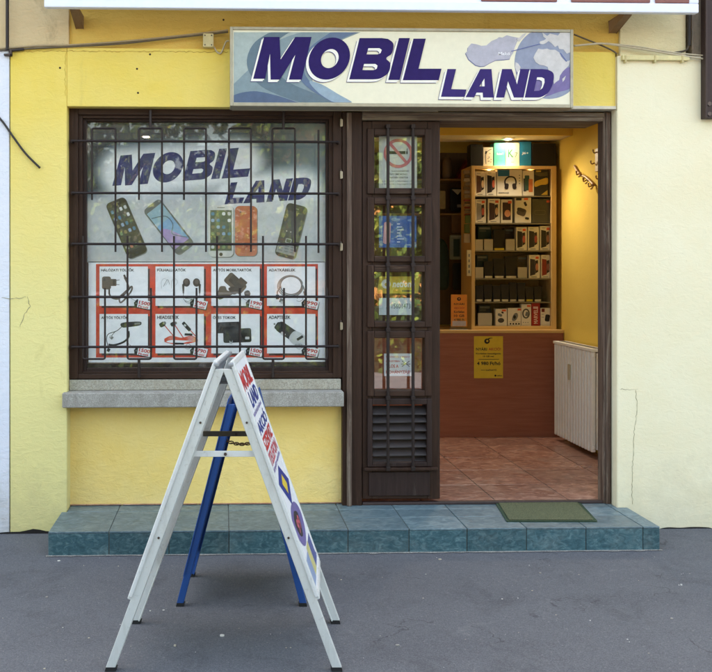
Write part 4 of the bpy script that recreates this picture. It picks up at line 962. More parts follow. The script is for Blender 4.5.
def spk(q, x0, y0, x1, y1, Y):
    draw(q, [rrect(547.4, 318, 4.6, 7, 8, .3)], Y, 1, K); draw(q, [rect(x0+1, y0+.6, x0+4, y0+4)], Y, 1, M(120, 40, 36, .5)); draw(q, [rect(x0+1, y0+6, x0+3.4, y0+6.5)], Y, 1, GRY); draw(q, [rect(x0+1, y0+9, x0+3.4, y0+9.5)], Y, 1, GRY)
item('accessory_box', 540.6, 308, 551.2, 325.8, WB, 'white box with a black gadget at the right end of the bottom cabinet shelf', 'box', None, spk)
BKY = IY+.13
def back_item(name, x0, y0, x1, y1, col, label):
    c = MB(); c.pbox(x0, y0, x1, y1, BKY, BKY+.06, M(*col, .5, 0, .2)); o = c.build(name, None, .003); tag(o, label, 'pack')
    q = MB(); draw(q, [rect(x0+1.2, y0+1.4, x1-1.2, y0+3.4)], BKY, 1, M(150, 146, 120, .5)); draw(q, [rect(x0+1.4, y0+4.6, x0+(x1-x0)*.6, y0+5.4)], BKY, 1, M(120, 116, 100, .5)); q.build('printed_front', o)
back_item('green_pack', 478, 226, 491.4, 249.2, (40, 62, 50), 'dark green pack behind the blank cards on the third cabinet shelf')
back_item('brown_pack', 504, 228, 514, 249.2, (92, 70, 48), 'brown pack behind the blank card beside the yellow labelled case')
back_item('dark_pack', 476.4, 255, 488, 277, (52, 60, 54), 'dark pack at the back left of the fourth cabinet shelf')
back_item('tan_pack', 517, 256, 527.6, 277, (140, 110, 66), 'tan pack behind the blank card beside the boxes on the fourth shelf')
back_item('grey_pack', 478.6, 305, 491, 324.6, (70, 66, 60), 'grey pack behind the large blank card on the bottom cabinet shelf')
# things on top of the cabinet
TY = YC+.04
def top(name, x0, x1, y0, col, label, fn=None, dep=.12): return item(name, x0, y0, x1, 165.8, col, label, 'box', None, fn, TY, dep)
top('black_box', 470.6, 482.6, 144.5, M(30, 30, 26, .5), 'black box at the left end of the cabinet top')
def cab(q, x0, y0, x1, y1, Y): dstroke(q, spl([(486, 164), (485.6, 156), (487.4, 151.6), (491.6, 149)], 5, False), .8, Y, 1, GRY); draw(q, [rrect(486, 152.6, 1.4, 3, 10, .3)], Y, 2, K); [draw(q, [ell(488+random.random()*4, 153+random.random()*11, .6, .5, 7)], Y, 1, GRY) for _ in range(9)]
top('cable_box', 483.2, 493, 147.4, WB, 'narrow white box with a cable picture on the cabinet top', cab)
top('teal_box', 494, 505.4, 143, M(84, 186, 172, .5), 'turquoise box on the cabinet top', lambda q, x0, y0, x1, y1, Y: ptext(q, 'Redmi 7', 497, 153, 503.4, 155, Y, 1, WP, .02))
def k7(q, x0, y0, x1, y1, Y): ptext(q, 'K', 508, 149.5, 513.6, 157.4, Y, 1, M(60, 130, 100, .5), .02); ptext(q, '7', 514.8, 152.6, 517.6, 157.4, Y, 1, M(60, 130, 100, .5), .0); draw(q, [rect(511, 162, 514, 162.5)], Y, 1, GRY)
top('cream_box', 506, 519.4, 142.8, WB, 'cream box lettered K 7 in green on the cabinet top', k7)
top('blue_box', 519.8, 531.2, 141.8, M(34, 120, 160, .5), 'blue box on the cabinet top', lambda q, x0, y0, x1, y1, Y: ptext(q, 'J6+', 521.8, 152, 528.4, 155, Y, 1, WP, .02, .1))
top('black_carton', 531.8, 556, 143.4, M(26, 26, 28, .4), 'wide black carton at the right end of the cabinet top', None, .2)

# back shelves at the left, dim
BY = 2.82
SHF = empty('back_shelf', P(452, 330, BY), 'dim wooden wall shelf left of the display cabinet', 'shelf')
for y in (180.5, 215):
    b = MB(); a = P(425, y, BY); d = P(470, y-1.6, BY); b.box(a.x-.5, d.x+.05, BY, RB-.012, a.z, d.z, wood('shelf_wood', S(150, 118, 70), S(166, 134, 84), S(120, 92, 56), .4, 'x')); b.build('shelf_board', SHF, .002)
b = MB(); a = P(425, 332, BY); d = P(474, 150, BY); b.box(a.x-.5, d.x+.2, RB-.012, RB-.001, CT, d.z, wood('shelf_back', S(104, 80, 54), S(122, 96, 64), S(86, 66, 46), .4)); b.build('back_board', SHF)
c = MB(); a = P(447, 180, BY+.06); c.tube([a+Vector((0, 0, .001)), a+Vector((0, 0, .05)), a+Vector((0, 0, .16)), a+Vector((0, 0, .2))], [.036, .042, .038, .03], M(128, 108, 80, .5), 16); tag(c.build('vase', smooth=True), 'brown ceramic vase on the dim upper wall shelf', 'vase')
for k, (xa, cl) in enumerate(((457, (130, 46, 40)), (460, (96, 76, 70)))):
    c = MB(); a = P(xa, 180.3, BY+.03); u = Vector((.5, 0, .86)); n_ = Vector((.86, 0, -.5)); c.add([a+u*i*.2+n_*j*.022+Vector((0, l*.14, .012)) for i in (0, 1) for j in (0, 1) for l in (0, 1)], [(0, 1, 3, 2), (4, 6, 7, 5), (0, 4, 5, 1), (2, 3, 7, 6), (0, 2, 6, 4), (1, 5, 7, 3)], M(*cl, .5))
    tag(c.build('leaning_book', None, .002), ('red book leaning on the upper wall shelf', 'brown grey book leaning against the red one')[k], 'book')
def pouch(name, x0, y0, x1, y1, body, label, fn=None, Y=None):
    Y = Y or BY+.02
    c = MB(); c.extr([[P(p[0], p[1], Y) for p in rrect((x0+x1)/2, (y0+y1)/2, x1-x0, y1-y0, 0, .1)]], (0, .02, 0), body); o = c.build(name, None, .002); tag(o, label, 'pack')
    if fn: q = MB(); fn(q, x0, y0, x1, y1, Y); q.build('printed_front', o)
    h = MB(); a = P((x0+x1)/2, y0+1, Y); h.tube([a, (a.x, RB-.012, a.z)], .003, m_steel, 6); h.build('hook', o)
def tri(q, x0, y0, x1, y1, Y): draw(q, [[(x0+1.5, y0+1.5), (x1-1.5, y0+1.5), ((x0+x1)/2+.5, y0+7)]], Y, 1, M(200, 196, 170, .5)); draw(q, [rrect(459.4, 206, 4.6, 3, 0, .2)], Y, 1, M(150, 148, 140, .5))
pouch('black_pack', 450.4, 188, 464, 210.5, M(26, 26, 28, .4), 'black hanging pack with a pale triangle left of the cabinet', tri)
def clear(q, x0, y0, x1, y1, Y): draw(q, [rect(x0+3.4, y0+4, x1-3.6, y1-3)], Y, 1, M(70, 84, 70, .4)); draw(q, [rect(x0+1, y0+1, x1-1, y0+2.4)], Y, 1, M(190, 190, 170, .4))
pouch('clear_pack', 450, 235, 463.4, 259.6, M(168, 172, 150, .25), 'clear plastic pack hanging below the black one', clear)
pouch('brown_pack', 452, 215, 461.5, 233, M(130, 96, 56, .5), 'brown cardboard pack hanging above the clear plastic pack')
pouch('dim_pack', 453, 263, 463.6, 290, M(58, 50, 40, .4), 'dim grey brown pack hanging behind the orange leaflet')
pouch('cream_pack', 436, 191, 445.4, 209, M(176, 160, 110, .5), 'cream pack hanging beside the door post')
# dark green bag
c = MB(); 
pr = []
for k in range(9):
    t = k/8; pr.append((t, .5+.5*math.sin(math.pi*min(1, t*1.25+.18))))
a0, a1 = P(444, 290, 2.6), P(444, 238, 2.6)
rings = []
c2 = MB(); hh = a1.z-a0.z
prof = [(0, .75), (.08, .95), (.25, 1), (.55, 1), (.75, .94), (.88, .76), (.96, .5), (1, .15)]
vs_ = []; fs_ = []; NS = 18
for t, w_ in prof:
    for k in range(NS):
        an_ = 2*math.pi*k/NS; cx_, sx_ = math.cos(an_), math.sin(an_)
        vs_.append((a0.x-.03+.085*w_*math.copysign(abs(cx_)**.6, cx_), 2.66+.06*w_*math.copysign(abs(sx_)**.6, sx_), a0.z+hh*t))
for i in range(len(prof)-1):
    for k in range(NS): fs_.append((i*NS+k, i*NS+(k+1) % NS, (i+1)*NS+(k+1) % NS, (i+1)*NS+k))
fs_ += [tuple(range(NS-1, -1, -1)), tuple((len(prof)-1)*NS+k for k in range(NS))]
bgp = empty('green_bag', (a0.x-.03, 2.66, a0.z), 'dark green rounded bag hanging behind the door post', 'bag')
c2.add(vs_, fs_, M(30, 50, 42, .7, 0, .3)); c2.build('bag_body', bgp, smooth=True)
c = MB(); c.tube(spl([(a0.x-.03, 2.66, a0.z+hh-.01), (a0.x-.02, 2.7, a0.z+hh+.09), (a0.x-.02, 2.82, a0.z+hh+.13)], 5, False), .006, M(24, 36, 32, .7)); c.build('strap', bgp, smooth=True)
# strips hanging on the cabinet's left side
m_str = [M(150, 130, 96, .4), M(120, 100, 70, .4), M(176, 160, 130, .4), M(140, 60, 46, .4), M(98, 118, 52, .4)]
for k, (y0_, y1_, lb, mm) in enumerate(((170, 198, 'string of small beige packs hung on the cabinet side, uppermost', (0, 1, 2)), (199, 216, 'string of red and brown packs hung below the beige ones', (3, 1, 0)), (214, 243, 'green hanging pack at the bottom of the cabinet side', (4, 4, 2)))):
    c = MB(); n_ = 7 if k < 2 else 3
    for j in range(n_):
        ya = y0_+(y1_-y0_)*j/n_; xo = random.uniform(-1, 1)
        c.pbox(464.6+xo, ya+.4, 470.4+xo*.4, ya+(y1_-y0_)/n_-.3, YC+.03+.02*(j % 2), YC+.055+.02*(j % 2), m_str[mm[j % 3]])
    tag(c.build('hanging_packs', None, .002), lb, 'packs')
c = MB(); c.pbox(467, 250, 471.2, 276, YC-.001, YC+.02, M(214, 200, 160, .5))
for k in range(4): draw(c, [rect(468.4, 254+k*5.4, 469.8, 257+k*5.4)], YC-.001, 1, GRY)
tag(c.build('label_strip'), 'narrow cream label strip on the left edge of the cabinet', 'label')
# orange leaflet in an acrylic stand on the counter
LFY = CY+.04
lf = empty('leaflet_stand', P(459.5, 329, LFY), 'orange leaflet in a clear stand on the counter', 'leaflet stand')
c = MB(); c.pbox(451, 294.6, 467, 326.5, LFY, LFY+.002, M(232, 146, 50, .5, 0, .06))
draw(c, [ell(459, 299, 2, 1.8, 16), ell(459.2, 298.8, .8, .8, 10)], LFY, 1, K)
for k, (s_, m) in enumerate((('NYÁRI', K), ('AKCIÓ!', M(190, 70, 40, .5)), ('Korlátlan', K), ('10 GB', K), ('4 980 Ft', K))): ptext(c, s_, 454, 302.6+k*4, 464.4, 305+k*4, LFY, 1, m, .02)
draw(c, [rect(452.4, 321, 466, 326)], LFY, 1, M(190, 180, 190, .4)); c.build('leaflet', lf)
c = MB(); a = P(450.4, 329, LFY-.02); d = P(467.6, 318, LFY-.02); c.box(a.x, d.x, LFY-.02, LFY-.018, CT+.001, d.z, m_glass); c.box(a.x, d.x, LFY-.018, LFY+.06, CT+.001, CT+.004, M(200, 204, 214, .2)); c.build('holder', lf)

# radiator on the right wall
rt0, rt1 = PXW(553.5, 340, RX-.13), PXW(592, 350, RX-.13)
RF = RX-.13; ry0, ry1 = rt1.y, rt0.y; rz1 = (rt0.z+rt1.z)/2; rz0 = zfl+.045
RA = empty('radiator', (RX-.08, (ry0+ry1)/2, zfl), 'white ribbed panel radiator on the yellow wall inside the doorway', 'radiator')
c = MB(); NR = 14; dy = (ry1-ry0)/NR
for k in range(NR):
    ya = ry0+k*dy
    c.box(RF, RF+.034, ya+.012, ya+dy-.012, rz0, rz1-.02, m_rad)
c.box(RF+.010, RF+.03, ry0+.004, ry1-.004, rz0+.02, rz0+.05, m_rad); c.box(RF+.010, RF+.03, ry0+.004, ry1-.004, rz1-.06, rz1-.022, m_rad); c.build('front_ribs', RA, .008, segs=3)
c = MB(); c.box(RF+.072, RF+.098, ry0+.004, ry1-.004, rz0+.01, rz1-.03, m_rad)
for k in range(NR): c.box(RF+.066, RF+.104, ry0+k*dy+.01, ry0+(k+1)*dy-.01, rz0+.004, rz1-.026, m_rad)
c.build('rear_panel', RA, .005)
c = MB(); c.box(RF-.002, RF+.106, ry0-.004, ry1+.004, rz1-.02, rz1, m_rad)
for k in range(26): ya = ry0+.02+k*(ry1-ry0-.04)/26; c.box(RF+.03, RF+.08, ya, ya+.014, rz1, rz1+.002, M(120, 116, 104, .6))
c.build('top_grille', RA, .004)
c = MB(); c.box(RF+.032, RF+.066, ry0-.002, ry0+.002, rz0+.02, rz1-.03, m_rad); c.build('end_cover', RA, .001)
c = MB(); a = Vector((RF+.06, ry0-.03, rz0+.03)); c.tube([a+Vector((0, .04, 0)), a], .012, m_steel, 12); c.tube([a-Vector((0, 0, .01)), a+Vector((0, 0, .03))], .018, M(60, 56, 52, .5), 14); c.tube([a-Vector((0, 0, .01)), (a.x, a.y, zfl)], .009, M(190, 184, 168, .4), 10); c.build('valve', RA, smooth=False)
c = MB(); a = PXW(569.5, 372, RF-.004); c.box(RF-.012, RF-.001, a.y-.02, a.y+.02, a.z-.06, a.z+.06, M(190, 180, 150, .5)); c.build('heat_meter', RA, .003)
# coat hooks on the right wall
m_br = M(168, 132, 86, .45, .1)
hk = empty('coat_hook_rail', PXW(585, 178, RX), 'slanting brass coat hook rail on the yellow inner wall', 'hooks')
a, d = PXW(574.5, 166, RX-.012), PXW(594, 185, RX-.012)
c = MB(); c.tube(spl([a, a*.7+d*.3-Vector((.0, 0, .025)), a*.4+d*.6, d], 6, False), .010, m_br, 10); c.build('rail', hk, smooth=True)
for t in (.35, .7, .97):
    q = a*(1-t)+d*t; c = MB(); c.tube(spl([q, q+Vector((-.018, 0, -.012)), q+Vector((-.034, 0, -.018)), q+Vector((-.037, 0, .0))], 5, False), .005, m_br); c.ball(q+Vector((-.037, 0, .004)), .008, m_br); c.tube([q+Vector((-.0, 0, -.01)), q+Vector((-.012, 0, -.034)), q+Vector((-.024, 0, -.034))], .005, m_br); c.build('hook', hk, smooth=True)
kb_ = empty('key_board', PXW(599, 165, RX), 'small cream hook board beside the door frame inside', 'hooks')
a, d = PXW(595.5, 149, RX-.01), PXW(603, 170, RX-.01)
c = MB(); c.box(RX-.014, RX-.001, min(a.y, d.y), max(a.y, d.y), d.z, a.z, M(206, 180, 120, .5)); c.build('board', kb_, .003)
for (x_, y_) in ((594.6, 163), (600, 178), (597, 152)):
    q = PXW(x_, y_, RX-.014); c = MB(); c.tube(spl([q, q+Vector((-.018, 0, -.008)), q+Vector((-.028, 0, .0)), q+Vector((-.029, 0, .010))], 5, False), .005, m_br); c.ball(q+Vector((-.029, 0, .012)), .007, m_br); c.build('hook', kb_, smooth=True)

# ================================================================== A-FRAME BOARDS
def aboard(O, th, L, H, half, top, wleg, m_leg, sheet, sheet_mat, panel_bot, root, fn=None, et=.006, tr_=None, short=0):
    tr_ = th if tr_ is None else tr_
    r_ = Vector((math.cos(tr_), -math.sin(tr_), 0)); e = Vector((math.sin(th), math.cos(th), 0)); zv = Vector((0, 0, 1))
    T_ = lambda a, b_, z: O+r_*a+e*b_+zv*z
    nrm = math.hypot(half-top, H); cs, sn = H/nrm, (half-top)/nrm
    for s_ in (-1, 1):
        for b_ in (0, L):
            c = MB(); sgn = 1 if b_ == 0 else -1
            c.beam(T_(s_*half, b_+sgn*.011, .012), T_(s_*top, b_+sgn*.011, H), r_, wleg/2/cs, e, .011, m_leg)
            c.beam(T_(s_*(half-wleg*.45), b_+sgn*.026, .014), T_(s_*(top-wleg*.45), b_+sgn*.026, H-.01), r_, .003, e, .006, m_leg)
            lg = c.build('leg', root, .0025)
            q = MB(); q.beam(T_(s_*half, b_+sgn*.011, 0), T_(s_*half-s_*.004, b_+sgn*.011, .016), r_, wleg/2/cs+.002, e, .013, m_rub); q.build('foot_cap', lg)
            for zz in (.85, .42):
                q2 = half-(half-top)*zz; 
        # outer display panel: sheet in a raised edging
        n_ = r_*s_*cs+zv*sn; up = (r_*(-s_)*sn+zv*cs)
        base_ = T_(s_*half, 0, 0)+n_*(wleg/2+et)
        z0_, z1_ = panel_bot/cs, (H+.012)/cs
        Lf, L = L, L-short
        def Q(u, v, k=0.0): return base_+e*u+up*v+n_*k       # u along the board, v up the slope, k outward
        c = MB(); c.extr([[Q(.012, z0_+.012), Q(L-.012, z0_+.012), Q(L-.012, z1_-.01), Q(.012, z1_-.01)]], n_*et*.5, sheet_mat)
        sh_ = c.build('display_panel', root)
        c = MB()
        for (ua, va, ub, vb, w1, w2) in ((.004, z0_, .004, z1_, 'e', .011), (L-.004, z0_, L-.004, z1_, 'e', .011), (.0, z0_, L, z0_, 'u', .011), (.0, z1_, L, z1_, 'u', .011)):
            A, B_ = Q(ua, va), Q(ub, vb)
            c.beam(A, B_, e if w1 == 'e' else up, w2, n_, et, sheet)
        c.build('edging', sh_, min(.004, et*.6))
        if fn: q = MB(); fn(q, Q, z0_, z1_, L, s_); q.build('poster_print', sh_)
        L = Lf
    return T_
th = 6.2*math.pi/180
O1 = G(223.6, 671.5, 0)
AB = empty('silver_sign_board', O1+Vector((.02, .25, 0)), 'tall silver A-frame pavement sign standing nearest on the asphalt', 'pavement sign')
def poster1(q, Q, z0, z1_, L, s_):
    H_ = z1_-z0
    R = lambda u0, v0, u1, v1, m, k=.0046: q.flat([[Q(L*u0, z0+H_*v0, k), Q(L*u1, z0+H_*v0, k), Q(L*u1, z0+H_*v1, k), Q(L*u0, z0+H_*v1, k)]], m)
    rd, bl, ye, dkk = M(196, 52, 60, .4), M(44, 60, 140, .4), M(214, 190, 70, .4), M(60, 56, 62, .4)
    tq = lambda s, u0, v0, u1, v1, m: text(q, s, (0, 0), (1, 0), (0, 1), lambda p: Q(L*(u0+(u1-u0)*p[0]), z0+H_*(v0+(v1-v0)*p[1]), .0056), m, .03)
    if s_ > 0:
        pu, pk = M(112, 104, 160, .4), M(196, 96, 110, .4)
        tq('MOBIL', .06, .87, .94, .955, rd); tq('LAND', .22, .79, .94, .86, bl); tq('használt és új telefonok', .06, .755, .94, .78, pu); tq('AKCIÓ', .06, .68, .94, .745, bl); tq('SZERVIZ', .06, .61, .94, .67, rd); tq('TELEFON', .06, .545, .94, .60, pk); tq('kártyafüggetlenítés', .06, .515, .94, .538, pu)
        q.flat([[Q(L*u, z0+H_*v, .0046) for u, v in ((.08, .47), (.5, .51), (.92, .40), (.5, .33))]], bl); q.flat([[Q(L*u, z0+H_*v, .0052) for u, v in ((.32, .445), (.5, .47), (.66, .41), (.5, .38))]], ye)
        q.flat([[Q(L*u, z0+H_*v, .0046) for u, v in spl([(.06, .30), (.3, .34), (.7, .32), (.94, .25), (.8, .18), (.4, .16), (.12, .22)], 4)]], pu); q.flat([[Q(L*u, z0+H_*v, .0052) for u, v in spl([(.2, .28), (.4, .31), (.66, .27), (.5, .20), (.28, .22)], 4)]], dkk); tq('99', .3, .22, .6, .28, pk)
        R(.06, .03, .36, .14, M(140, 156, 190, .4)); R(.38, .03, .62, .15, M(196, 190, 130, .4)); R(.64, .03, .94, .14, M(90, 96, 150, .4))
    else:
        tq('MOBIL', .1, .86, .88, .95, bl); tq('LAND', .3, .75, .88, .84, bl); tq('AKCIÓ', .12, .62, .9, .72, rd)
T1 = aboard(O1, th, .50, 1.13, .424, .014, .034, m_alu, m_aluw, M(226, 228, 234, .4, 0, .03), .27, AB, poster1, .008, .033, .05)
for b_, m in ((.030, m_aluw), (.47, M(98, 92, 82, .6, .4))):
    z_ = .808; hx = .424-.410*z_/1.13
    c = MB(); A, D_ = T1(-hx-.006, b_, z_), T1(hx+.006, b_, z_); c.beam(A, D_, Vector((0, 0, 1)), .011, Vector((math.sin(th), math.cos(th), 0)), .004, m); o = c.build('cross_brace', AB, .0015)
    q = MB(); p_ = T1(.004, b_-.006, z_); q.tube([p_, p_-Vector((0, .006, 0))], .006, m_steel, 8); q.build('rivet', o)
c = MB(); A, D_ = T1(0, .0, 1.093), T1(0, .5, 1.093); c.tube([A, D_], .010, M(60, 62, 66, .5, .5), 10)
c.beam(T1(-.026, .012, 1.08), T1(.026, .012, 1.08), Vector((0, 0, 1)), .006, Vector((0, 1, 0)), .008, M(66, 66, 70, .5, .5)); c.build('hinge_bar', AB)
for s_ in (-1, 1):
    c = MB(); c.beam(T1(s_*.028, -.008, 1.146), T1(s_*.028, .508, 1.146), Vector((math.cos(th), -math.sin(th), 0)), .011, Vector((0, 0, 1)), .008, M(146, 148, 152, .45, .3)); c.build('top_cap', AB, .005)
for s_ in (-1, 1):
    q = MB()
    for z_ in (.93, .5):
        hx = .424-.410*z_/1.13; p_ = T1(s_*hx, -.001, z_); q.tube([p_, p_-Vector((0, .003, 0))], .0045, m_steel, 8)
    q.build('rivet', AB)
# leaflet pocket low on the right hand panel
c = MB(); e1 = Vector((math.sin(th), math.cos(th), 0)); A = T1(.424-.410*.24/1.13-.004, .44, .21)
c.box(A.x-.004, A.x+.008, A.y-.02, A.y+.04, A.z, A.z+.11, M(104, 110, 140, .3)); c.build('leaflet_pocket', AB, .002)

O2 = G(241.5, 606.5, 0)
BB = empty('blue_sign_board', O2+Vector((.02, .2, 0)), 'smaller blue A-frame pavement sign standing behind the silver one', 'pavement sign')
T2 = aboard(O2, 5.2*math.pi/180, .43, 0.90, .275, .046, .030, m_blue, m_blue, M(36, 70, 130, .45, 0, .1), .14, BB, None, .0025, .033)
c = MB(); z_ = .74; hx = .275-.257*z_/1.01
for k in range(15):
    t = k/14; a_ = -hx+2*hx*t; p_ = T2(a_, .03, z_-.022*math.sin(math.pi*t)); rr = .0095
    ax = Vector((1, 0, 0)); bx = Vector((0, 0, 1)) if k % 2 else Vector((0, 1, 0))
    c.tube([p_+ax*rr*1.25*math.cos(u)+bx*rr*.62*math.sin(u) for u in (2*math.pi*j/10 for j in range(10))], .0026, M(90, 66, 44, .6, .5), 6, True)
c.build('chain', BB, smooth=True)
c = MB(); c.tube([T2(0, .0, .86), T2(0, .43, .86)], .010, m_blue, 10); c.build('hinge_bar', BB)

# ================================================================== FACADE FITTINGS
m_cab = M(150, 132, 100, .6); m_cabd = M(96, 84, 66, .6); m_cabw = M(188, 176, 150, .6)
def cable(pts, r, m, label, Y=-.012, cat='cable', n=6):
    c = MB(); c.tube([P(p[0], p[1], p[2] if len(p) > 2 else Y) for p in spl([(p+(Y,))[:3] if len(p) == 2 else p for p in pts], n, False)], r, m, 6)
    return tag(c.build('cable', smooth=True), label, cat)
cable([(-10, 49.5), (40, 46), (66, 45.5), (120, 42), (180, 36), (228, 30.5)], .006, m_cab, 'upper of two tan cables running left from the light box sign')
cable([(-10, 51), (40, 48.2), (66, 47), (120, 44), (170, 38.5), (228, 32.2)], .005, m_cabd, 'lower darker cable running left from the light box sign')
cable([(574, 34.5), (585, 39), (600, 45), (612, 50.5), (617, 54)], .005, m_cabd, 'short brown cable dropping from the sign to the pilaster corner')
cable([(574, 46), (590, 44.5), (606, 44), (640, 49), (680, 55.5, -.04), (725, 62, -.05)], .006, m_cabw, 'thick pale cable from the sign to the right edge', -.03)
cable([(606, 43.4), (640, 47), (676, 53, -.04), (725, 57.5, -.05)], .004, m_cabw, 'thin pale cable above the thick one at the right', -.034)
cable([(214, 47), (217, 52), (220.5, 53.5), (223, 49), (226, 42), (229, 41)], .0045, m_cabw, 'small looped pale cable from junction box to sign', -.01)
cable([(-12, 106), (2, 121), (14, 138), (26, 154), (40, 168)], .006, M(50, 46, 44, .6), 'loose dark cable drooping across the white wall edge', -.012)
cable([(9, 52), (14, 50.4), (24, 49.4)], .008, M(52, 44, 40, .7), 'short black pipe stub under the cables at left', -.014, 'pipe')
J = MB(); J.pbox(203, 33.5, 213.6, 47, -.045, -.001, M(196, 182, 136, .6)); jo = tag(J.build('junction_box', None, .004), 'small beige junction box beside the light box sign', 'box')
q = MB(); 
for (x_, y_) in ((205, 35.5), (211.6, 35.5), (205, 45), (211.6, 45)): a = P(x_, y_, -.045); q.tube([a, a-Vector((0, .002, 0))], .004, m_steel, 8)
q.build('screw', jo)
c = MB(); a = P(622.5, 60, -.045); d = P(690, 56, -.045); c.box(a.x, d.x, YP-.025, YP, a.z, d.z+.002, M(214, 202, 150, .6)); tk = tag(c.build('cable_trunking', None, .003), 'cream cable trunking along the top of the right pilaster', 'trunking')
for x_ in (626, 655.5, 683): 
    q = MB(); q.pbox(x_-.8, 55.4, x_+.8, 62.5, YP-.029, YP-.001, M(196, 182, 132, .6)); q.build('clip', tk, .001)
c = MB(); c.tube([P(617.3, 54, -.012), P(617.3, 111, -.012)], .0055, M(150, 128, 66, .7), 8); tag(c.build('conduit'), 'thin painted conduit up the corner of the right pilaster', 'conduit')
# pipes and bracket
c = MB(); c.tube([P(7.2, -60, -.02), P(7.2, 50, -.02)], .0085, M(44, 36, 34, .6), 10); a = P(7.2, 48, -.02); c.tube([a, a+Vector((0, .025, 0))], .007, m_steel, 8); tag(c.build('thin_pipe'), 'thin dark vertical pipe at the top left wall edge', 'pipe')
c = MB(); a = P(4, 56, -.02); d = P(12, 50, -.02); c.box(a.x, d.x, -.03, -.005, a.z, a.z+.012, m_steel); c.box(d.x-.012, d.x, -.03, -.005, a.z-.0, d.z+.004, m_steel); tag(c.build('pipe_clamp', None, .003), 'rusty clamp at the foot of the thin pipe', 'clamp')
c = MB(); c.tube([P(689, -60, -.01), P(689, 46, -.01)], .010, M(44, 38, 36, .6), 10); c.tube([P(692.5, -60, -.004), P(692.5, 50, -.004)], .006, M(120, 108, 94, .6), 10); c.tube(spl([P(689, 44, -.01), P(686, 50.5, -.012), P(674, 53, -.014)], 4, False), .006, M(70, 60, 48, .7), 8); tag(c.build('wall_pipes'), 'dark pipe with a pale one beside it at top right', 'pipe')
bk = empty('steel_bracket', P(709, 119, -.06), 'dark brown steel post with a bolt at the upper right edge', 'bracket')
c = MB(); a = P(704, 118.5, -.06); d = P(722, -70, -.06); c.box(a.x, a.x+.10, -.064, -.022, a.z, d.z, M(58, 44, 42, .55, .3)); c.box(a.x, a.x+.012, -.078, -.064, a.z, d.z, M(64, 50, 46, .55, .3)); c.build('post', bk, .002)
for y_ in (104, 114):
    q = MB(); p_ = P(709, y_, -.064); q.tube([p_, p_-Vector((0, .008, 0))], .013, M(92, 80, 74, .5, .5), 6); q.build('bolt', bk)
# wall plugs, cracks and chipped plaster
c = MB()
for (x_, y_) in ((60, 68), (137, 69), (138, 93), (150, 54.5), (223.5, 20)): c.tube([P(x_, y_, -.0015), P(x_, y_, .003)], .006, M(60, 44, 36, .9), 10)
c.build('wall_plug', B)
m_cr = M(146, 138, 108, .95)
def crack(pts, w0, Y, name='crack', m=m_cr, seed=1):
    rnd = random.Random(seed); c = MB(); out = []
    for (x0, y0), (x1, y1) in zip(pts[:-1], pts[1:]):
        n_ = max(2, int(math.hypot(x1-x0, y1-y0)/2.2))
        for k in range(n_): t = k/n_; out.append((x0+(x1-x0)*t+rnd.uniform(-.7, .7), y0+(y1-y0)*t+rnd.uniform(-.7, .7)))
    out.append(pts[-1]); q = stroke(out, 1); vs = []
    for i, (A, D_) in enumerate(q):
        w_ = w0*rnd.uniform(.3, 1.0); mx, my = out[i]
        vs += [P(mx+(A[0]-mx)*w_, my+(A[1]-my)*w_, Y), P(mx+(D_[0]-mx)*w_, my+(D_[1]-my)*w_, Y)]
    c.add(vs, [(2*i, 2*i+1, 2*i+3, 2*i+2) for i in range(len(q)-1)], m); return c.build(name, B)
crack([(620, 389), (632, 390), (638, 389)], .5, YP-.001, seed=2); crack([(636, 390), (637, 410), (634, 432), (633, 455), (632, 480), (632.5, 504)], .6, YP-.001, seed=3)
crack([(2, 298), (12, 299), (26, 297)], .7, -.0055, seed=4); crack([(27, 296), (30, 306), (24, 316), (20, 327)], .7, -.001, seed=5)
crack([(66, 52), (65, 70), (65.5, 96)], .6, -.001, m=M(190, 160, 60, .95), seed=6)
crack([(14, 52), (60, 51), (110, 51.5), (200, 52), (228, 52)], .8, -.001, m=M(170, 138, 60, .95), seed=7)
m_chip = M(150, 140, 118, .95); m_gap = M(34, 30, 28, .95)
for k, (pts, mm, Y) in enumerate((([(-2, 532.6), (8, 531.8), (20, 531.6), (27, 530.2), (33, 528.8), (40, 529.6), (46, 531), (50, 531.2), (50, 534), (-2, 535)], m_gap, -.006), (spl([(660, 529), (668, 527.2), (680, 527.6), (694, 526.8), (709, 527.4), (712, 529.8), (690, 530), (670, 531)], 4), m_gap, YP-.003))):
    c = MB(); c.flat([[P(p[0], p[1], Y) for p in pts]], mm); c.build('chipped_plaster', B)
# ragged plaster edge beside the door frame
c = MB(); rnd = random.Random(5); pts = []
L_ = [(344.5+rnd.uniform(-1.2, .8), y) for y in range(408, 502, 4)]; c.flat([[P(p[0], p[1], YR-.004) for p in L_]+[P(347, 502, YR-.004), P(347, 408, YR-.004)]], M(120, 96, 66, .95)); c.build('plaster_edge', B)

# grit on the asphalt
gm = MB(); rnd = random.Random(11); mats_g = [M(200, 198, 192, .8), M(150, 146, 140, .8), M(176, 168, 150, .8)]
for k in range(85):
    p = G(rnd.uniform(-20, 740), rnd.uniform(556, 690), 0); r = rnd.choice((.0018, .0025, .0032, .004)) if rnd.random() < .93 else .007
    if SY-.02 < p.y: continue
    gm.ball(p+Vector((0, 0, r*.4)), r, rnd.choice(mats_g), 6, (rnd.uniform(.7, 1.5), rnd.uniform(.7, 1.3), .6))
p = G(222, 636, 0); gm.ball(p+Vector((0, 0, .003)), .011, mats_g[0], 7, (1, .8, .5))
tag(gm.build('pavement_grit'), 'pale grit scattered over the asphalt', 'grit', None, 'stuff')

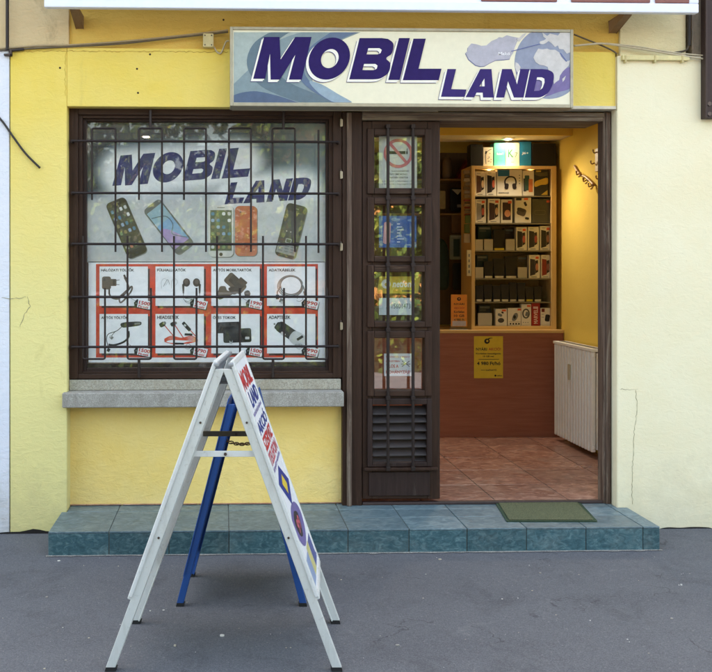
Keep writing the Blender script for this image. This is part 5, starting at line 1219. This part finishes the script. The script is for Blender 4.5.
# ================================================================== ACROSS THE STREET (seen in the glass)
H = empty('ochre_house', (4, -24, 0), 'ochre house with a tiled roof mirrored in the door panes', 'building')
b = MB(); b.box(1.5, 9, -29, -23, 0, 6.0, M(214, 150, 84, .9)); b.build('wall', H)
b = MB(); b.extr([[(1.0, -22.5, 5.9), (1.0, -29.5, 5.9), (1.0, -26, 8.4)]], (8.5, 0, 0), M(168, 92, 62, .9)); b.build('roof', H)
for x_ in (2.4, 4.6, 6.8):
    for z_ in (1.2, 3.8): b = MB(); b.box(x_, x_+1.1, -23.0, -22.96, z_, z_+1.5, M(60, 62, 66, .3)); b.build('window', H)
lm = [M(84, 104, 40, .6), M(112, 128, 50, .6), M(60, 82, 32, .6), M(140, 146, 62, .6)]
def tree(x_, y_, h_, r_, seed, label):
    rnd = random.Random(seed); t = empty('leafy_tree', (x_, y_, 0), label, 'tree')
    c = MB(); bk_ = M(80, 68, 54, .9); c.tube([(x_, y_, 0), (x_+.1, y_, h_*.3), (x_-.05, y_, h_*.55), (x_+.1, y_, h_*.8)], [.2, .16, .11, .05], bk_, 8)
    for k in range(7):
        a_ = rnd.uniform(0, 6.28); z_ = h_*rnd.uniform(.3, .55); c.tube([(x_, y_, z_), (x_+math.cos(a_)*r_*.5, y_+math.sin(a_)*r_*.5, z_+h_*.15), (x_+math.cos(a_)*r_*.8, y_+math.sin(a_)*r_*.8, z_+h_*.25)], [.07, .05, .02], bk_, 6)
    c.build('trunk', t, smooth=True)
    c = MB(); cl = [(Vector((rnd.gauss(0, .45)*r_, rnd.gauss(0, .45)*r_, rnd.uniform(-.36, .42)*h_)), rnd.uniform(.25, .5)*r_) for _ in range(26)]
    for k in range(5200):
        q, rr = rnd.choice(cl); d = Vector((rnd.gauss(0, 1), rnd.gauss(0, 1), rnd.gauss(0, 1))).normalized()*rr*rnd.uniform(.6, 1)
        p = Vector((x_, y_, h_*.62))+q+d; u = Vector((rnd.gauss(0, 1), rnd.gauss(0, 1), rnd.gauss(0, 1))).normalized(); v = u.orthogonal().normalized(); s_ = rnd.uniform(.08, .19)
        c.add([p-u*s_, p+v*s_*.55, p+u*s_, p-v*s_*.55], [(0, 1, 2, 3)], lm[rnd.choice((0, 0, 1, 1, 2, 3))])
    c.build('crown', t)
tree(-3.6, -19, 7.5, 2.6, 1, 'broad leafy tree mirrored in the left of the shop window')
tree(1.2, -20, 8.5, 2.8, 2, 'tall leafy tree mirrored in the right of the shop window')
tree(5.2, -18, 5.2, 1.8, 3, 'short leafy tree mirrored in the door panes')
tree(-7.4, -17, 7.8, 2.7, 4, 'leafy tree mirrored at the far left of the shop window')
tree(-.9, -23, 9.5, 3.0, 5, 'tallest leafy tree mirrored in the middle of the shop window')
hd = empty('added_hedge', (1, -8.4, 0), 'low clipped green hedge added out of view, mirrored low in the glass', 'hedge')  # added behind the camera to keep the sunlit road out of the reflections
rnd = random.Random(9); c = MB(); c.box(-9, 11, -8.9, -8.2, 0, .95, M(34, 46, 22, .8)); c.build('added_hedge_core', hd)
c = MB()
for k in range(5000):
    p = Vector((rnd.uniform(-9, 11), -8.2+rnd.uniform(-.05, .12), rnd.uniform(.02, 1.05))) if rnd.random() < .75 else Vector((rnd.uniform(-9, 11), rnd.uniform(-9.0, -8.1), .95+rnd.uniform(0, .14)))
    u = Vector((rnd.gauss(0, 1), rnd.gauss(0, 1), rnd.gauss(0, 1))).normalized(); v = u.orthogonal().normalized(); s_ = rnd.uniform(.04, .09)
    c.add([p-u*s_, p+v*s_*.55, p+u*s_, p-v*s_*.55], [(0, 1, 2, 3)], lm[rnd.choice((0, 2, 2, 1))])
c.build('added_hedge_leaves', hd)
